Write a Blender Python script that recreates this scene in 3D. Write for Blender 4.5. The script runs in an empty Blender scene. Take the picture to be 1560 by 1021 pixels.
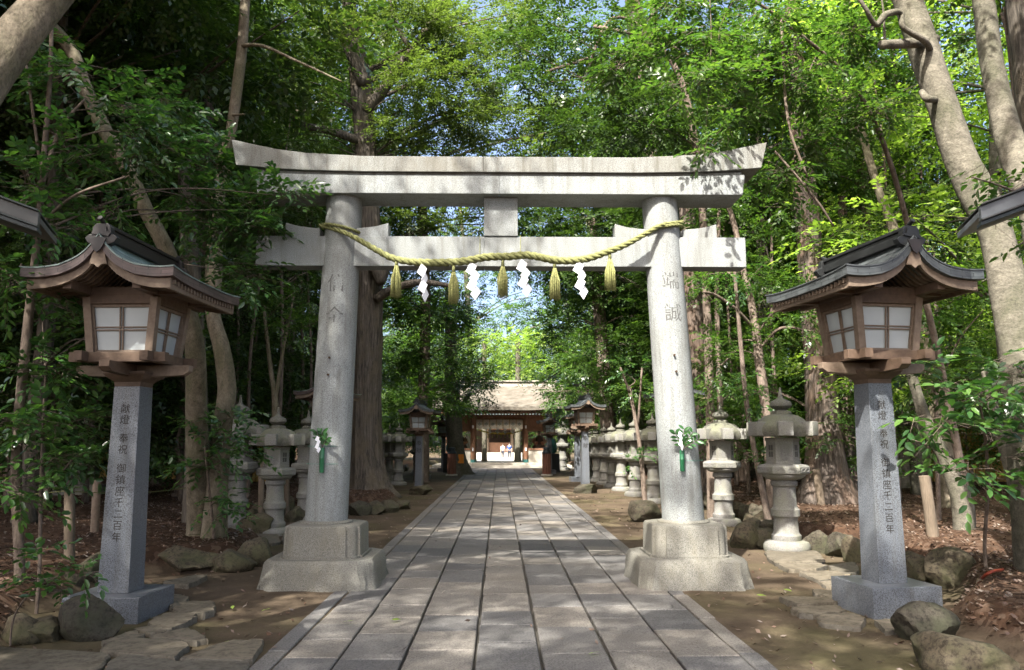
import bpy, bmesh, math, random
import numpy as np
from mathutils import Vector, Matrix
PI = math.pi
S = bpy.context.scene
COL = S.collection
random.seed(7)
RNG = np.random.default_rng(11)

# ------------------------------------------------------------------ camera
f = 1213.0; CX = 780.0; CY = 510.5; EYE = 1.5
TH = math.atan(164 / f); PS = math.radians(0.89)
CF = Vector((math.sin(PS) * math.cos(TH), math.cos(PS) * math.cos(TH), math.sin(TH)))
CR = Vector((math.cos(PS), -math.sin(PS), 0))
CU = CR.cross(CF)
def P(px, py, Y):
    r = CF + CR * ((px - CX) / f) - CU * ((py - CY) / f)
    t = Y / r.y
    return Vector((r.x * t, Y, EYE + r.z * t))
def G(px, py, z=0.0):
    r = CF + CR * ((px - CX) / f) - CU * ((py - CY) / f)
    t = (z - EYE) / r.z
    return Vector((r.x * t, r.y * t, z))
cam = bpy.data.cameras.new('camera'); camo = bpy.data.objects.new('camera', cam); COL.objects.link(camo)
m = Matrix((CR, CU, -CF)).transposed().to_4x4(); m.translation = (0, 0, EYE); camo.matrix_world = m
cam.sensor_width = 36; cam.lens = 36 * f / 1560; cam.clip_start = 0.05; cam.clip_end = 600
cam.dof.use_dof = True; cam.dof.focus_distance = 9.0; cam.dof.aperture_fstop = 3.5
S.camera = camo

# ------------------------------------------------------------------ world and sun
SUN_AZ, SUN_EL = math.radians(209), math.radians(50)
w = bpy.data.worlds.new('World'); S.world = w; w.use_nodes = True
wn = w.node_tree.nodes; wn.clear()
sky = wn.new('ShaderNodeTexSky'); sky.sky_type = 'NISHITA'; sky.sun_disc = False
sky.sun_elevation = SUN_EL; sky.sun_rotation = SUN_AZ; sky.air_density = 0.6; sky.dust_density = 6.0; sky.ozone_density = 1.0
bg = wn.new('ShaderNodeBackground'); bg.inputs[1].default_value = 0.15
wo = wn.new('ShaderNodeOutputWorld')
w.node_tree.links.new(sky.outputs[0], bg.inputs[0]); w.node_tree.links.new(bg.outputs[0], wo.inputs[0])
sl = bpy.data.lights.new('sun', 'SUN'); sl.energy = 3.9; sl.angle = math.radians(0.55); sl.color = (1, 0.955, 0.88)
so = bpy.data.objects.new('sun', sl); COL.objects.link(so)
sd = Vector((math.sin(SUN_AZ) * math.cos(SUN_EL), math.cos(SUN_AZ) * math.cos(SUN_EL), math.sin(SUN_EL)))
so.rotation_euler = (-sd).to_track_quat('-Z', 'Y').to_euler()
S.view_settings.view_transform = 'Standard'; S.view_settings.look = 'None'
S.view_settings.exposure = 2.1; S.view_settings.gamma = 1.0
try:
    S.cycles.max_bounces = 8; S.cycles.diffuse_bounces = 4; S.cycles.glossy_bounces = 3
    S.cycles.transmission_bounces = 5; S.cycles.transparent_max_bounces = 8
    S.cycles.caustics_reflective = False; S.cycles.caustics_refractive = False
    S.cycles.use_denoising = True
except Exception: pass

# ------------------------------------------------------------------ materials
MAT = {}
class N:
    def __init__(s, name, rough=0.8, spec=0.3):
        s.m = bpy.data.materials.new(name); s.m.use_nodes = True; s.t = s.m.node_tree
        s.b = s.t.nodes['Principled BSDF']; s.b.inputs['Roughness'].default_value = rough
        s.b.inputs['Specular IOR Level'].default_value = spec
        s.co = s.t.nodes.new('ShaderNodeTexCoord'); MAT[name] = s.m
    def n(s, typ, **k):
        o = s.t.nodes.new(typ)
        for a, v in k.items():
            if a in o.inputs: o.inputs[a].default_value = v
            else: setattr(o, a, v)
        return o
    def l(s, a, b): s.t.links.new(a, b)
    def map(s, scale, out='Object'):
        mp = s.n('ShaderNodeMapping'); mp.inputs['Scale'].default_value = scale
        s.l(s.co.outputs[out], mp.inputs[0]); return mp.outputs[0]
    def noise(s, sc, scale=(1, 1, 1), det=4, rough=0.55, dist=0):
        o = s.n('ShaderNodeTexNoise'); o.inputs['Scale'].default_value = sc; o.inputs['Detail'].default_value = det
        o.inputs['Roughness'].default_value = rough; o.inputs['Distortion'].default_value = dist
        s.l(s.map(scale), o.inputs['Vector']); return o.outputs['Fac']
    def ramp(s, src, stops):
        o = s.n('ShaderNodeValToRGB'); e = o.color_ramp.elements
        while len(e) < len(stops): e.new(0.5)
        for i, (p, c) in enumerate(stops):
            e[i].position = p; e[i].color = (c, c, c, 1) if isinstance(c, (int, float)) else (*c, 1)
        s.l(src, o.inputs[0]); return o.outputs[0]
    def mix(s, fac, a, b, mode='MIX'):
        o = s.n('ShaderNodeMix'); o.data_type = 'RGBA'; o.blend_type = mode
        if isinstance(fac, (int, float)): o.inputs[0].default_value = fac
        else: s.l(fac, o.inputs[0])
        for v, i in ((a, 6), (b, 7)):
            if isinstance(v, tuple): o.inputs[i].default_value = (*v, 1)
            else: s.l(v, o.inputs[i])
        return o.outputs[2]
    def col(s, c): s.l(c, s.b.inputs['Base Color'])
    def bump(s, h, strength=0.5, dist=0.01):
        o = s.n('ShaderNodeBump'); o.inputs['Strength'].default_value = strength; o.inputs['Distance'].default_value = dist
        s.l(h, o.inputs['Height'])
        if s.b.inputs['Normal'].links: s.l(s.b.inputs['Normal'].links[0].from_socket, o.inputs['Normal'])
        s.l(o.outputs[0], s.b.inputs['Normal'])

def granite(name, light, dark, speck=130, stain=(0.11, 0.11, 0.085), amt=0.5, moss=None, rough=0.85, bump=0.6, vs=(1, 1, .35), streak=0):
    a = N(name, rough)
    sp = a.noise(speck, det=3, rough=0.8)
    c = a.ramp(sp, [(0.36, dark), (0.47, tuple((x + y * 1.4) / 2.4 for x, y in zip(dark, light))), (0.58, light), (0.75, tuple(min(1, x * 1.12) for x in light))])
    st = a.noise(1.9, vs, det=7, rough=0.66)
    c = a.mix(a.ramp(st, [(0.46, 0.0), (0.72, amt)]), c, a.mix(0.35, stain, c))
    st2 = a.noise(7, vs, det=5, rough=0.7)
    c = a.mix(a.ramp(st2, [(0.5, 0.0), (0.75, amt * .6)]), c, stain)
    if streak:
        k_ = a.noise(1, (11, 11, .9), det=6, rough=.7); c = a.mix(a.ramp(k_, [(0.5, 0.0), (0.68, streak)]), c, (0.10, 0.095, 0.075))
    if moss:
        mo = a.noise(3.3, det=6, rough=0.7); c = a.mix(a.ramp(mo, [(0.45, 0.0), (0.68, moss[1])]), c, moss[0])
    if name in ('paver_stone', 'flag_stone', 'rock'):
        gi = a.n('ShaderNodeNewGeometry'); c = a.mix(1.0, c, a.ramp(gi.outputs['Random Per Island'], [(0, (.62, .63, .66)), (.35, (.92, .93, .95)), (.7, (1.1, 1.06, 1.0)), (1, (1.35, 1.28, 1.18))]), 'MULTIPLY')
    a.col(c); a.bump(sp, bump * .5, 0.004); a.bump(a.noise(9, det=5), bump * .5, 0.012)
    return a.m
granite('torii_granite', (0.295, 0.315, 0.31), (0.09, 0.097, 0.096), speck=120, amt=.62, stain=(0.15, 0.145, 0.12), streak=.5)
granite('torii_weathered', (0.26, 0.268, 0.252), (0.07, 0.072, 0.066), speck=110, amt=1.0, stain=(0.12, 0.105, 0.075), streak=.8)
granite('plinth_granite', (0.225, 0.22, 0.19), (0.062, 0.059, 0.049), speck=120, amt=.75, stain=(0.14, 0.125, 0.085), bump=1.0)
granite('polished_granite', (0.155, 0.17, 0.19), (0.026, 0.029, 0.034), speck=120, amt=.35, stain=(0.09, 0.09, 0.085), streak=.3, rough=0.28, bump=0.1)
granite('lantern_stone', (0.225, 0.22, 0.205), (0.115, 0.112, 0.102), speck=70, amt=.75, stain=(0.17, 0.16, 0.12), moss=((0.17, 0.18, 0.11), .55))
granite('lantern_cap_stone', (0.15, 0.146, 0.125), (0.06, 0.058, 0.048), speck=60, amt=.85, stain=(0.075, 0.07, 0.05), moss=((0.14, 0.15, 0.08), .7))
granite('paver_stone', (0.182, 0.174, 0.162), (0.062, 0.058, 0.053), speck=75, amt=.6, stain=(0.10, 0.09, 0.075), rough=0.8, vs=(1, 1, 1))
granite('flag_stone', (0.115, 0.104, 0.083), (0.057, 0.05, 0.038), speck=14, amt=.6, stain=(0.08, 0.07, 0.05), vs=(1, 1, 1), bump=.9)
granite('edging_stone', (0.30, 0.27, 0.20), (0.13, 0.115, 0.08), speck=40, amt=.5, stain=(0.1, 0.09, 0.06), vs=(1, 1, 1))
granite('rock', (0.075, 0.064, 0.045), (0.022, 0.018, 0.012), speck=26, amt=.7, stain=(0.045, 0.04, 0.028), moss=((0.05, 0.06, 0.024), .6), bump=2.0, vs=(1, 1, 1))
granite('step_stone', (0.42, 0.39, 0.33), (0.28, 0.26, 0.22), speck=20, amt=.2)

def wood(name, c1, c2, scale=(2, 2, 30), rough=0.65, nsc=3.0):
    a = N(name, rough); g = a.noise(nsc, scale, det=5, rough=0.6, dist=.4)
    c = a.ramp(g, [(0.3, c1), (0.7, c2)])
    d = a.noise(1.7, det=4); c = a.mix(a.ramp(d, [(0.4, 0.0), (0.75, 0.55)]), c, tuple(x * .55 for x in c1))
    a.col(c); a.bump(g, .25, 0.003); return a.m
wood('cedar_wood', (0.085, 0.055, 0.036), (0.15, 0.10, 0.068), (14, 14, 14), nsc=1.5)
wood('pale_cedar', (0.15, 0.108, 0.075), (0.235, 0.178, 0.13), (14, 14, 14), nsc=1.5)
wood('gate_wood', (0.20, 0.10, 0.06), (0.30, 0.165, 0.10), (6, 6, 2))
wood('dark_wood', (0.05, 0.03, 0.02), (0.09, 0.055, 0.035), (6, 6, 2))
wood('stake_wood', (0.11, 0.085, 0.06), (0.21, 0.165, 0.12), (30, 30, 3), .9)
wood('bamboo_yellow', (0.28, 0.18, 0.05), (0.38, 0.27, 0.085), (30, 30, 1))
def bark(name, c1, c2, scale, blot=None, b=1.0, sc=1.0):
    a = N(name, 0.92, .15); g = a.noise(sc, scale, det=6, rough=0.62, dist=.3)
    c = a.ramp(g, [(0.32, c1), (0.66, c2)])
    if blot: c = a.mix(a.ramp(a.noise(2.3, (1, 1, .6), det=5, rough=.65), [(0.45, 0.0), (0.62, .75)]), c, blot)
    fn = a.noise(1, tuple(q * 4.5 for q in scale), det=6, rough=.75); c = a.mix(1.0, c, a.ramp(fn, [(0.35, .62), (0.5, .98), (0.65, 1.25)]), 'MULTIPLY')
    a.col(c); a.bump(g, b, 0.03); a.bump(fn, .5, .006); return a.m
bark('cedar_bark', (0.03, 0.024, 0.02), (0.16, 0.132, 0.112), (22, 22, .9), (0.16, 0.11, 0.08))
bark('furrowed_bark', (0.028, 0.025, 0.021), (0.145, 0.125, 0.103), (20, 20, 1.2), (0.12, 0.10, 0.07))
bark('smooth_bark', (0.085, 0.078, 0.06), (0.165, 0.15, 0.118), (9, 9, 13), (0.07, 0.07, 0.045), .5)
bark('pale_bark', (0.11, 0.092, 0.066), (0.22, 0.185, 0.135), (13, 13, 8), (0.11, 0.105, 0.06), .5)
bark('thin_bark', (0.085, 0.065, 0.05), (0.19, 0.15, 0.12), (15, 15, 6), None, .4)

def leaf(name, cols, gloss=0.35, trans=0.35, tcol=None, spec=.5):
    a = N(name, gloss, spec)
    gi = a.n('ShaderNodeNewGeometry')
    c = a.ramp(gi.outputs['Random Per Island'], [(i / (len(cols) - 1), v) for i, v in enumerate(cols)])
    a.col(c)
    tr = a.n('ShaderNodeBsdfTranslucent')
    tc = a.mix(1.0, c, tcol or (1.9, 2.2, 0.9), 'MULTIPLY'); a.l(tc, tr.inputs['Color'])
    mx = a.n('ShaderNodeMixShader'); mx.inputs[0].default_value = trans
    out = a.t.nodes['Material Output']
    a.l(a.b.outputs[0], mx.inputs[1]); a.l(tr.outputs[0], mx.inputs[2]); a.l(mx.outputs[0], out.inputs[0])
    return a.m
leaf('leaf_glossy', [(0.022, 0.06, 0.018), (0.035, 0.09, 0.024), (0.05, 0.12, 0.028), (0.09, 0.17, 0.035)], .28, .3, spec=.75)
leaf('leaf_dark', [(0.018, 0.038, 0.010), (0.032, 0.062, 0.015), (0.055, 0.09, 0.02)], .4, .3)
leaf('leaf_mid', [(0.026, 0.06, 0.014), (0.046, 0.092, 0.02), (0.085, 0.14, 0.028)], .36, .4)
leaf('leaf_olive', [(0.045, 0.07, 0.018), (0.075, 0.105, 0.028), (0.10, 0.13, 0.04)], .5, .4)
leaf('leaf_lime', [(0.10, 0.165, 0.03), (0.16, 0.235, 0.045), (0.26, 0.32, 0.09)], .5, .5)
leaf('leaf_dead', [(0.05, 0.026, 0.016), (0.10, 0.055, 0.033), (0.16, 0.115, 0.085), (0.07, 0.036, 0.024), (0.24, 0.20, 0.165)], .45, .05, (1, 1, 1))
leaf('leaf_sakaki', [(0.03, 0.09, 0.03), (0.05, 0.13, 0.035)], .25, .25)

def plain(name, c, rough=.6, spec=.3, n=0.12, sc=8, b=0.0):
    a = N(name, rough, spec); g = a.noise(sc, det=5)
    a.col(a.ramp(g, [(0.3, tuple(x * (1 - n) for x in c)), (0.7, tuple(min(1, x * (1 + n)) for x in c))]))
    if b: a.bump(g, b, 0.004)
    return a.m
plain('paper', (0.86, 0.86, 0.88), .8, .2, .02)
plain('cotton', (0.78, 0.74, 0.66), .9, .1, .05)
plain('crest_grey', (0.30, 0.33, 0.29), .9, .1)
plain('straw_rope', (0.175, 0.18, 0.075), .85, .15, .35, 60, .8)
plain('straw', (0.28, 0.285, 0.11), .8, .2, .4, 50)
plain('bamboo_green', (0.02, 0.13, 0.055), .4, .5, .15)
plain('wire_green', (0.05, 0.22, 0.16), .4)
plain('engraving', (0.018, 0.014, 0.01), .9)
plain('carved_shadow_stone', (0.20, 0.195, 0.18), .95)
plain('letter_shade_stone', (0.10, 0.10, 0.095), .95)  # dark grey painted as shade inside cut strokes
plain('grey_metal', (0.075, 0.075, 0.068), .5, .4)
plain('slate_metal', (0.10, 0.11, 0.12), .45, .4)
plain('mortar', (0.06, 0.055, 0.045), .95)
plain('rust', (0.06, 0.035, 0.02), .8)
plain('bronze_green', (0.03, 0.13, 0.12), .6, .4, .4, 12)
plain('black_stone', (0.03, 0.03, 0.032), .5)
plain('brown_barrel', (0.14, 0.06, 0.04), .5)
plain('dark_cap', (0.02, 0.03, 0.035), .5)
plain('orange_sign', (0.70, 0.25, 0.03), .6)
plain('skin', (0.55, 0.36, 0.27), .6); plain('hair', (0.02, 0.017, 0.015), .6)
plain('white_cloth', (0.42, 0.45, 0.52), .8); plain('blue_cloth', (0.035, 0.08, 0.26), .8); plain('grey_cloth', (0.035, 0.04, 0.055), .8)
plain('red_hose', (0.22, 0.04, 0.02), .4)
plain('hollow_shade', (0.07, 0.068, 0.06), .95)  # painted tone of the shade inside the stone lantern windows
plain('brown_rope', (0.5, 0.34, 0.06), .8)
a = N('frosted_glass', 0.22, .5); g = a.noise(2.5, det=3)
a.col(a.ramp(g, [(0.3, (0.37, 0.41, 0.42)), (0.7, (0.45, 0.49, 0.49))]))
# copper shingles: patinated on top with seams
def copper(name, c1, c2, seam):
    a = N(name, 0.5, .5)
    bk = a.n('ShaderNodeTexBrick'); a.l(a.map((1, 1, 1), 'UV'), bk.inputs['Vector'])
    bk.inputs['Scale'].default_value = 1.0; bk.inputs['Brick Width'].default_value = .22; bk.inputs['Row Height'].default_value = .075
    bk.inputs['Mortar Size'].default_value = .0035; bk.inputs['Color1'].default_value = (1, 1, 1, 1); bk.inputs['Color2'].default_value = (.72, .72, .72, 1)
    bk.inputs['Mortar'].default_value = (0.12, 0.12, 0.12, 1)
    g = a.noise(5, det=6, rough=.65)
    c = a.ramp(g, [(0.35, c1), (0.65, c2)])
    a.col(a.mix(1.0, c, bk.outputs['Color'], 'MULTIPLY')); a.bump(bk.outputs['Fac'], -.6, .004); return a.m
copper('copper_patina', (0.15, 0.21, 0.19), (0.24, 0.31, 0.28), 0)
copper('copper_brown', (0.075, 0.055, 0.05), (0.125, 0.085, 0.075), 0)
copper('copper_slate', (0.06, 0.065, 0.068), (0.10, 0.115, 0.115), 0)
# thatch / bark roof of the gate
a = N('gate_roof', .9, .1); g = a.noise(2, (1, 1, 3), det=7, rough=.7)
a.col(a.ramp(g, [(0.3, (0.07, 0.06, 0.046)), (0.5, (0.125, 0.112, 0.09)), (0.7, (0.17, 0.16, 0.135))])); a.bump(g, .6, .03)
# ground: earth, moss, leaf litter on the raised banks (by height)
a = N('earth', .95, .1)
g = a.noise(1.3, det=7, rough=.62); g2 = a.noise(22, det=5, rough=.7); g3 = a.noise(.55, det=4)
c = a.ramp(g, [(0.3, (0.05, 0.037, 0.025)), (0.55, (0.088, 0.066, 0.045)), (0.75, (0.128, 0.10, 0.066))])
c = a.mix(a.ramp(g3, [(0.48, 0.0), (0.64, .5)]), c, (0.075, 0.074, 0.03))
c = a.mix(a.ramp(g2, [(0.5, 0.0), (0.8, .5)]), c, (0.05, 0.035, 0.022))
gp = a.n('ShaderNodeNewGeometry'); sx = a.n('ShaderNodeSeparateXYZ'); a.l(gp.outputs['Position'], sx.inputs[0])
v = a.n('ShaderNodeTexVoronoi'); v.inputs['Scale'].default_value = 16; a.l(a.map((1, 1, 1)), v.inputs['Vector'])
lit = a.mix(0.35, a.ramp(v.outputs['Color'], [(0.2, (0.035, 0.02, 0.013)), (0.6, (0.08, 0.045, 0.028)), (0.85, (0.13, 0.09, 0.065))]), (0.045, 0.028, 0.018))
c = a.mix(a.ramp(sx.outputs['Z'], [(0.06, 0.0), (0.15, 1.0)]), c, lit)
a.col(c); a.bump(g2, .7, .015); a.bump(g, .5, .03); a.bump(v.outputs['Distance'], .3, .01)

# ------------------------------------------------------------------ object helpers
def link(o, parent=None):
    COL.objects.link(o)
    if parent is not None: o.parent = parent
    return o
def tag(o, label, cat, group=None, kind=None):
    if label: o['label'] = label
    if cat: o['category'] = cat
    if group: o['group'] = group
    if kind: o['kind'] = kind
    return o
def thing(name, label, cat, loc=(0, 0, 0), rz=0, group=None, scale=1):
    o = link(bpy.data.objects.new(name, None)); o.empty_display_size = .1
    o.location = loc; o.rotation_euler = (0, 0, rz); o.scale = (scale,) * 3
    return tag(o, label, cat, group)
def structure(o): o['kind'] = 'structure'; return o
class MB:
    def __init__(s): s.v = []; s.f = []; s.uv = None
    def add(s, vs, fs):
        n = len(s.v); s.v += [tuple(v) for v in vs]; s.f += [tuple(i + n for i in q) for q in fs]; return s
    def box(s, c, size, M=None, taper=1.0, bev=0.0):
        x, y, z = [q / 2 for q in size]; b = min(bev, x * .45, y * .45, z * .45)
        M = M or Matrix()
        if b <= 0:
            vs = [(sx * x * (taper if sz > 0 else 1), sy * y * (taper if sz > 0 else 1), sz * z) for sz in (-1, 1) for sy in (-1, 1) for sx in (-1, 1)]
            fs = [(0, 2, 3, 1), (4, 5, 7, 6), (0, 1, 5, 4), (2, 6, 7, 3), (0, 4, 6, 2), (1, 3, 7, 5)]
        else:
            vs = []; fs = []
            bm = bmesh.new(); bmesh.ops.create_cube(bm, size=2)
            for v in bm.verts:
                t = taper if v.co.z > 0 else 1; v.co = Vector((v.co.x * x * t, v.co.y * y * t, v.co.z * z))
            bmesh.ops.bevel(bm, geom=bm.edges[:], offset=b, segments=2, affect='EDGES', profile=.6)
            bm.verts.index_update(); vs = [v.co[:] for v in bm.verts]; fs = [[v.index for v in q.verts] for q in bm.faces]; bm.free()
        T = Matrix.Translation(c) @ M
        return s.add([T @ Vector(v) for v in vs], fs)
    def lathe(s, prof, n=24, c=(0, 0, 0), sx=1, sy=1, rot=0, sweep=None):
        vs = []; fs = []; k = len(prof)
        for i in range(n):
            an = 2 * PI * i / n + rot
            for r, z in prof: vs.append((c[0] + r * math.cos(an) * sx, c[1] + r * math.sin(an) * sy, c[2] + z))
        for i in range(n):
            j = (i + 1) % n
            for q in range(k - 1): fs.append((i * k + q, j * k + q, j * k + q + 1, i * k + q + 1))
        fs.append([i * k for i in range(n)][::-1]); fs.append([i * k + k - 1 for i in range(n)])
        return s.add(vs, fs)
    def tube(s, pts, rad, n=8, cap=True, jit=0, ridge=None):
        pts = [Vector(p) for p in pts]; k = len(pts)
        if not hasattr(rad, '__len__'): rad = [rad] * k
        t0 = (pts[1] - pts[0]).normalized(); ref = t0.orthogonal().normalized(); vs = []; fs = []
        for i, p in enumerate(pts):
            t = (pts[min(i + 1, k - 1)] - pts[max(i - 1, 0)]).normalized()
            ref = (ref - t * ref.dot(t)).normalized(); b = t.cross(ref)
            for q in range(n):
                an = 2 * PI * q / n; r = rad[i] * (1 + (random.uniform(-jit, jit) if jit else 0))
                if ridge: r *= ridge(an, i / (k - 1))
                vs.append(p + (ref * math.cos(an) + b * math.sin(an)) * r)
        for i in range(k - 1):
            for q in range(n):
                r = (q + 1) % n; fs.append((i * n + q, i * n + r, (i + 1) * n + r, (i + 1) * n + q))
        if cap: fs.append(list(range(n))[::-1]); fs.append([(k - 1) * n + q for q in range(n)])
        return s.add(vs, fs)
    def prism(s, poly, d0, d1, axis='y'):
        n = len(poly)
        mk = {'y': lambda a, b, d: (a, d, b), 'z': lambda a, b, d: (a, b, d), 'x': lambda a, b, d: (d, a, b)}[axis]
        vs = [mk(a, b, d0) for a, b in poly] + [mk(a, b, d1) for a, b in poly]
        fs = [list(range(n)), list(range(n, 2 * n))[::-1]] + [(i, n + i, n + (i + 1) % n, (i + 1) % n) for i in range(n)]
        return s.add(vs, fs)
    def build(s, name, mat, parent=None, smooth=False, bev=0, loc=None, fix=True):
        me = bpy.data.meshes.new(name); me.from_pydata(s.v, [], s.f); me.update()
        if fix or bev:
            bm = bmesh.new(); bm.from_mesh(me); bmesh.ops.recalc_face_normals(bm, faces=bm.faces)
            if bev:
                es = [e for e in bm.edges if len(e.link_faces) == 2 and e.calc_face_angle(0) > .5]
                bmesh.ops.bevel(bm, geom=es, offset=bev, segments=2, affect='EDGES', profile=.6, clamp_overlap=True)
            bm.to_mesh(me); bm.free()
        if smooth:
            me.polygons.foreach_set('use_smooth', [True] * len(me.polygons))
            if smooth != 'all':
                try: me.set_sharp_from_angle(angle=math.radians(38))
                except Exception: pass
        me.materials.append(MAT[mat]); o = bpy.data.objects.new(name, me); link(o, parent)
        if loc: o.location = loc
        return o
def np_mesh(name, V, F, mat, parent=None):
    me = bpy.data.meshes.new(name); nf, k = F.shape
    me.vertices.add(len(V)); me.vertices.foreach_set('co', V.astype(np.float32).ravel())
    me.loops.add(nf * k); me.loops.foreach_set('vertex_index', F.astype(np.int32).ravel())
    me.polygons.add(nf); me.polygons.foreach_set('loop_start', np.arange(0, nf * k, k, dtype=np.int32))
    try: me.polygons.foreach_set('loop_total', np.full(nf, k, dtype=np.int32))
    except Exception: pass
    me.update(calc_edges=True); me.validate(); me.materials.append(MAT[mat])
    o = bpy.data.objects.new(name, me); link(o, parent); return o
def dup(root, loc, rz=0, label=None, scale=None, cat=None, group=None):
    def cp(o, parent):
        c = o.copy(); COL.objects.link(c)
        if parent is not None: c.parent = parent
        for ch in o.children: cp(ch, c)
        return c
    r = cp(root, None); r.location = loc; r.rotation_euler = (0, 0, rz)
    if scale is not None: r.scale = (scale,) * 3 if isinstance(scale, (int, float)) else scale
    if label: r['label'] = label
    if cat: r['category'] = cat
    if group: r['group'] = group
    return r
def text_mesh(body, size, thick, vertical=True, spacing=1.0):
    """flat lettering as a mesh in the XZ plane, facing -Y, top character at z=0 going down"""
    V = []; F = []
    z = 0
    for ch in body:
        if ch == ' ': z -= size * .75; continue
        cu = bpy.data.curves.new('lettering', 'FONT'); cu.body = ch; cu.size = size; cu.align_x = 'CENTER'; cu.extrude = thick; cu.resolution_u = 2
        o = bpy.data.objects.new('lettering', cu); COL.objects.link(o)
        dg = bpy.context.evaluated_depsgraph_get(); me = bpy.data.meshes.new_from_object(o.evaluated_get(dg))
        n = len(V)
        for v in me.vertices: V.append((v.co.x, -v.co.z, v.co.y + z - size * .8))
        for p in me.polygons: F.append([i + n for i in p.vertices])
        bpy.data.objects.remove(o); bpy.data.curves.remove(cu); bpy.data.meshes.remove(me)
        z -= size * spacing
    return V, F
def smoothpts(pts, sub=6):
    """Catmull-Rom through tuples"""
    A = [np.array(p, float) for p in pts]
    if len(A) < 3: return [A[0] + (A[1] - A[0]) * t / sub for t in range(sub + 1)]
    A = [2 * A[0] - A[1]] + A + [2 * A[-1] - A[-2]]; out = []
    for i in range(1, len(A) - 2):
        p0, p1, p2, p3 = A[i - 1:i + 3]
        for k in range(sub):
            t = k / sub
            out.append(.5 * (2 * p1 + (p2 - p0) * t + (2 * p0 - 5 * p1 + 4 * p2 - p3) * t * t + (3 * p1 - p0 - 3 * p2 + p3) * t ** 3))
    out.append(A[-2]); return out
def hnoise(x, y):
    return (math.sin(x * 1.7 + y * .9) * .5 + math.sin(x * .6 - y * 1.3 + 1.7) * .5 + math.sin(x * 4.1 + 2.2 * y) * .2)

# ------------------------------------------------------------------ ground
LB = [(-30, -3.6), (5.6, -3.6), (6.5, -3.7), (7.2, -4.0), (8.6, -4.15), (9.5, -4.0), (9.75, -3.3), (10.1, -3.0), (11.6, -3.15), (12.4, -4.0), (12.8, -4.75), (17.6, -4.6), (18.8, -3.0), (19.6, -2.6), (21.5, -2.6), (23.5, -3.2), (25, -4.6), (27, -5.1), (46, -5.1), (200, -5.1)]
RB = [(-30, 3.8), (5.4, 3.75), (6.4, 3.5), (7.0, 3.75), (7.7, 4.3), (8.6, 4.75), (9.6, 5.0), (11.8, 5.0), (12.3, 4.2), (13.6, 4.2), (14.0, 4.8), (46, 4.75), (200, 4.75)]
def interp(T, y):
    for (a, b), (c, d) in zip(T, T[1:]):
        if y <= c: return b + (d - b) * max(0, (y - a)) / (c - a)
    return T[-1][1]
def sstep(t): t = min(1, max(0, t)); return t * t * (3 - 2 * t)
def gh(x, y):
    z = 0
    dl = interp(LB, y) - x; dr = x - interp(RB, y)
    d = max(dl, dr)
    if d > 0:
        z += .27 * sstep(d / .35) + .05 * hnoise(x * 1.3, y * 1.3) * sstep(d / 1.5) + .012 * min(d, 12)
    if abs(x) > 1.9 and d <= 0: z += .012 * hnoise(x * 2, y * 2)
    if y > 55: z -= .26 * sstep((y - 55) / 6)
    return z
def axis(a, b, near, fine, coarse):
    out = [a]
    while out[-1] < b:
        v = out[-1]; out.append(v + (fine if near[0] <= v < near[1] else coarse * (1 + max(near[0] - v, v - near[1]) * .12)))
    return out
xs = sorted(set([-x for x in axis(0, 150, (0, 7), .14, .5)] + axis(0, 150, (0, 7), .14, .5)))
ys = [-40, -25, -12, -5, 0] + axis(3, 300, (3, 26), .16, .5)
V = [(x, y, gh(x, y) - (.03 if abs(x - .09) < 1.6 else 0)) for y in ys for x in xs]; nx = len(xs)
mb = MB(); mb.v = V; mb.f = [(j * nx + i, j * nx + i + 1, (j + 1) * nx + i + 1, (j + 1) * nx + i) for j in range(len(ys) - 1) for i in range(nx - 1)]
structure(mb.build('ground', 'earth', smooth='all', fix=False))

# paved path : eight long courses of granite slabs plus narrow kerb courses
mb = MB(); PXE = [-1.68, -1.52, -1.12, -.665, -.17, .295, .78, 1.24, 1.71, 1.87]
mb.prism([(-1.69, -6), (1.88, -6), (1.88, 47), (-1.69, 47)], -.1, -.028, 'z')
structure(mb.build('path_bedding', 'mortar'))
rp = random.Random(5); mb = MB()
for i in range(9):
    y = -6 + rp.uniform(0, .5); border = i in (0, 8)
    while y < 46.6:
        L = rp.uniform(.9, 1.3) if border else rp.choice([.52, .6, .66, .75, .82])
        x0, x1 = PXE[i], PXE[i + 1]; g = .0055 + rp.random() * .003; gl = (.011 if i in (3, 4, 5, 6) else .007) + rp.random() * .003
        t = rp.uniform(-.004, .004); z = .008 + t
        jx = [rp.uniform(-.004, .004) for _ in range(4)]
        a = [(x0 + gl + jx[0], y + g), (x1 - gl + jx[1], y + g), (x1 - gl + jx[2], y + L - g), (x0 + gl + jx[3], y + L - g)]
        b = .008; tl = [rp.uniform(-.004, .004) for _ in range(4)]
        vs = [(p[0], p[1], -.03) for p in a] + [(p[0], p[1], z - b * .8 + e) for p, e in zip(a, tl)] + [(p[0] + sx * b, p[1] + sy * b, z + e) for p, (sx, sy), e in zip(a, ((1, 1), (-1, 1), (-1, -1), (1, -1)), tl)]
        mb.add(vs, [(0, 1, 5, 4), (1, 2, 6, 5), (2, 3, 7, 6), (3, 0, 4, 7), (4, 5, 9, 8), (5, 6, 10, 9), (6, 7, 11, 10), (7, 4, 8, 11), (8, 9, 10, 11)])
        y += L
structure(mb.build('path', 'paver_stone', fix=False))
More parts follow.
